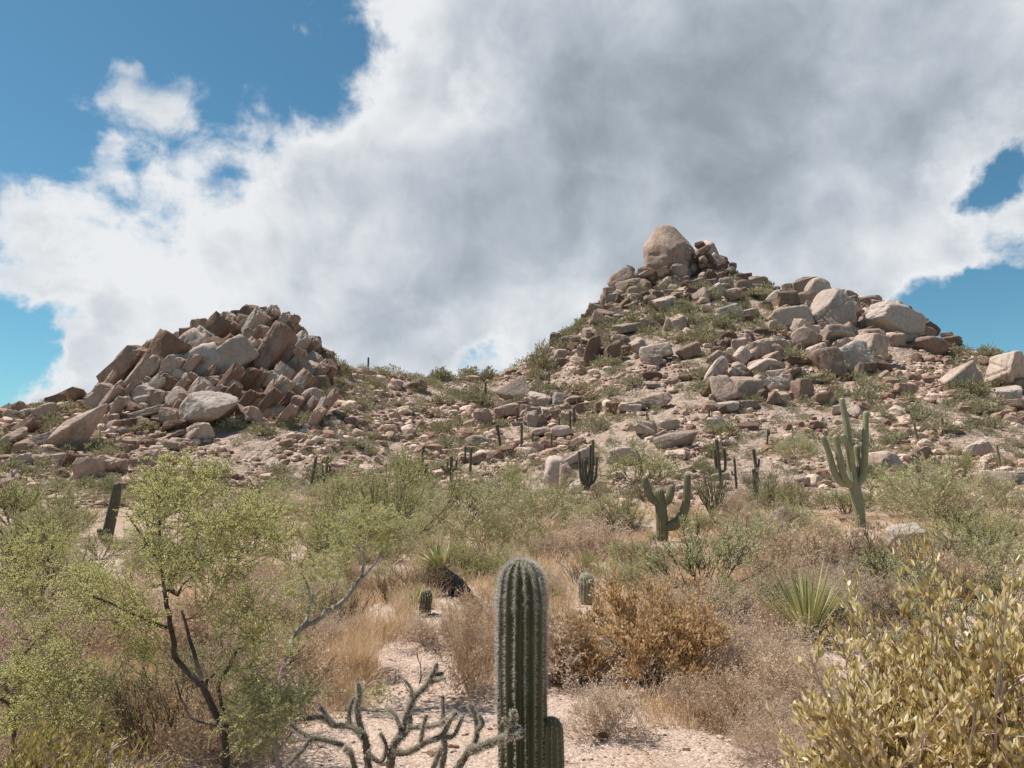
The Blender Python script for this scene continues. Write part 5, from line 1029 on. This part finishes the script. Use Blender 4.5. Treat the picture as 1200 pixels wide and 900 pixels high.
bias = addall([mth(nt, 'MULTIPLY', edge, CLOUD_EDGE), lobe(270, 50, 2, 11, -.13), lobe(410, 90, 1, 4.5, -.10), lobe(182, 128, .3, 3.2, .13), lobe(112, 203, .3, 2.4, .11), lobe(62, 256, .3, 2.6, .07), lobe(230, 80, .2, 2.4, .07), lobe(145, 80, .2, 1.6, .09), lobe(20, 425, .5, 4.5, -.34), lobe(110, 390, .3, 2.2, -.16), lobe(565, 428, .3, 5, -.42), lobe(690, 370, .3, 2, -.06),
               lobe(1130, 165, 0, 5.5, -.33), lobe(1180, 235, 0, 4.5, -.30), lobe(905, 192, 0, 2.4, -.34), lobe(545, 112, 0, 2.8, -.30), lobe(650, 250, 10, 26, .16), lobe(900, 120, 8, 24, .12), lobe(1120, 385, .5, 5.5, -.50), lobe(1240, 380, 1, 6.5, -.42), lobe(130, 8, .3, 3, .10), lobe(345, 3, .2, 2.4, .16), lobe(255, 35, .2, 1.8, .13)])
nd = noise(nt, d, 9.0, 9, .60, .5).outputs[0]
dens = mth(nt, 'ADD', mth(nt, 'ADD', mth(nt, 'ADD', mth(nt, 'ADD', mth(nt, 'MULTIPLY', n1, .42), mth(nt, 'MULTIPLY', nd, .38)), mth(nt, 'MULTIPLY', noise(nt, d, 21.0, 9, .62, .6).outputs[0], .22)), .025), bias)
alpha = mrange(nt, dens, .455, .625, 0, 1, True)
alpha = mth(nt, 'MULTIPLY', alpha, mrange(nt, sep[2], -.02, .05))
# billows: the sides turned to the sun are bright, the bases grey
off = N(nt, 'VectorMath', {0: d, 1: tuple(float(q) * .035 for q in SUN)}, operation='ADD').outputs[0]
ba = noise(nt, d, 5.0, 9, .52, .35).outputs[0]; bb = noise(nt, off, 5.0, 9, .52, .35).outputs[0]
bc = noise(nt, d, 11., 8, .55, .4).outputs[0]
thick = addall([mth(nt, 'ADD', mrange(nt, dens, .50, .78, -.20, .26, True), .06), mth(nt, 'MULTIPLY', mth(nt, 'SUBTRACT', ba, .5), 1.6), mth(nt, 'MULTIPLY', mth(nt, 'SUBTRACT', bb, ba), 2.5), mth(nt, 'MULTIPLY', mth(nt, 'SUBTRACT', bc, .5), 1.15),
               lobe(480, 255, 2, 12, .26), lobe(860, 130, 4, 18, .32), lobe(680, 190, 3, 15, .26), lobe(1060, 60, 3, 16, .22), lobe(780, 268, 1, 5, -.24), lobe(290, 190, 1, 6, -.14), lobe(620, 330, 1, 9, -.10), lobe(480, 60, 1, 10, -.26), lobe(1000, 240, 1, 7, -.2), lobe(150, 320, 2, 12, -.12), lobe(1120, 260, 1, 6, -.22),
               mth(nt, 'MULTIPLY', mth(nt, 'SUBTRACT', nbig, .5), .4)])
thick = mth(nt, 'ADD', mth(nt, 'MULTIPLY', thick, .74), .06)
cl = ramp(nt, thick, [(.0, (6.2, 6.35, 6.5)), (.22, (5.1, 5.4, 5.7)), (.5, (3.75, 4.15, 4.6)), (.8, (2.75, 3.12, 3.55)), (1.0, (2.25, 2.58, 2.95))])
col = mixc(nt, alpha, skyc, cl)
bg = N(nt, 'Background', {'Color': col, 'Strength': .1}); nt.links.new(bg.outputs[0], out.inputs[0])
sl = bpy.data.lights.new('sun', 'SUN'); sl.energy = SUN_E; sl.angle = math.radians(.55); sl.color = (1.0, .945, .86)
so = link('sun', sl); so.rotation_euler = Vector(SUN).to_track_quat('Z', 'Y').to_euler()
cam = bpy.data.cameras.new('camera'); co = link('camera', cam); SC.camera = co
cam.sensor_width = 36; cam.lens = 36 * F / 1200; cam.clip_start = .05; cam.clip_end = 6000
co.location = (0, 0, ZC); co.rotation_euler = (PI / 2 + PITCH, 0, 0)
vs = SC.view_settings; vs.view_transform = 'Standard'; vs.look = 'None'; vs.gamma = 1; vs.use_curve_mapping = False; vs.exposure = EXPO
SC.render.engine = 'CYCLES'; cy = SC.cycles
cy.max_bounces = 6; cy.diffuse_bounces = 3; cy.transmission_bounces = 4; cy.glossy_bounces = 2; cy.transparent_max_bounces = 4
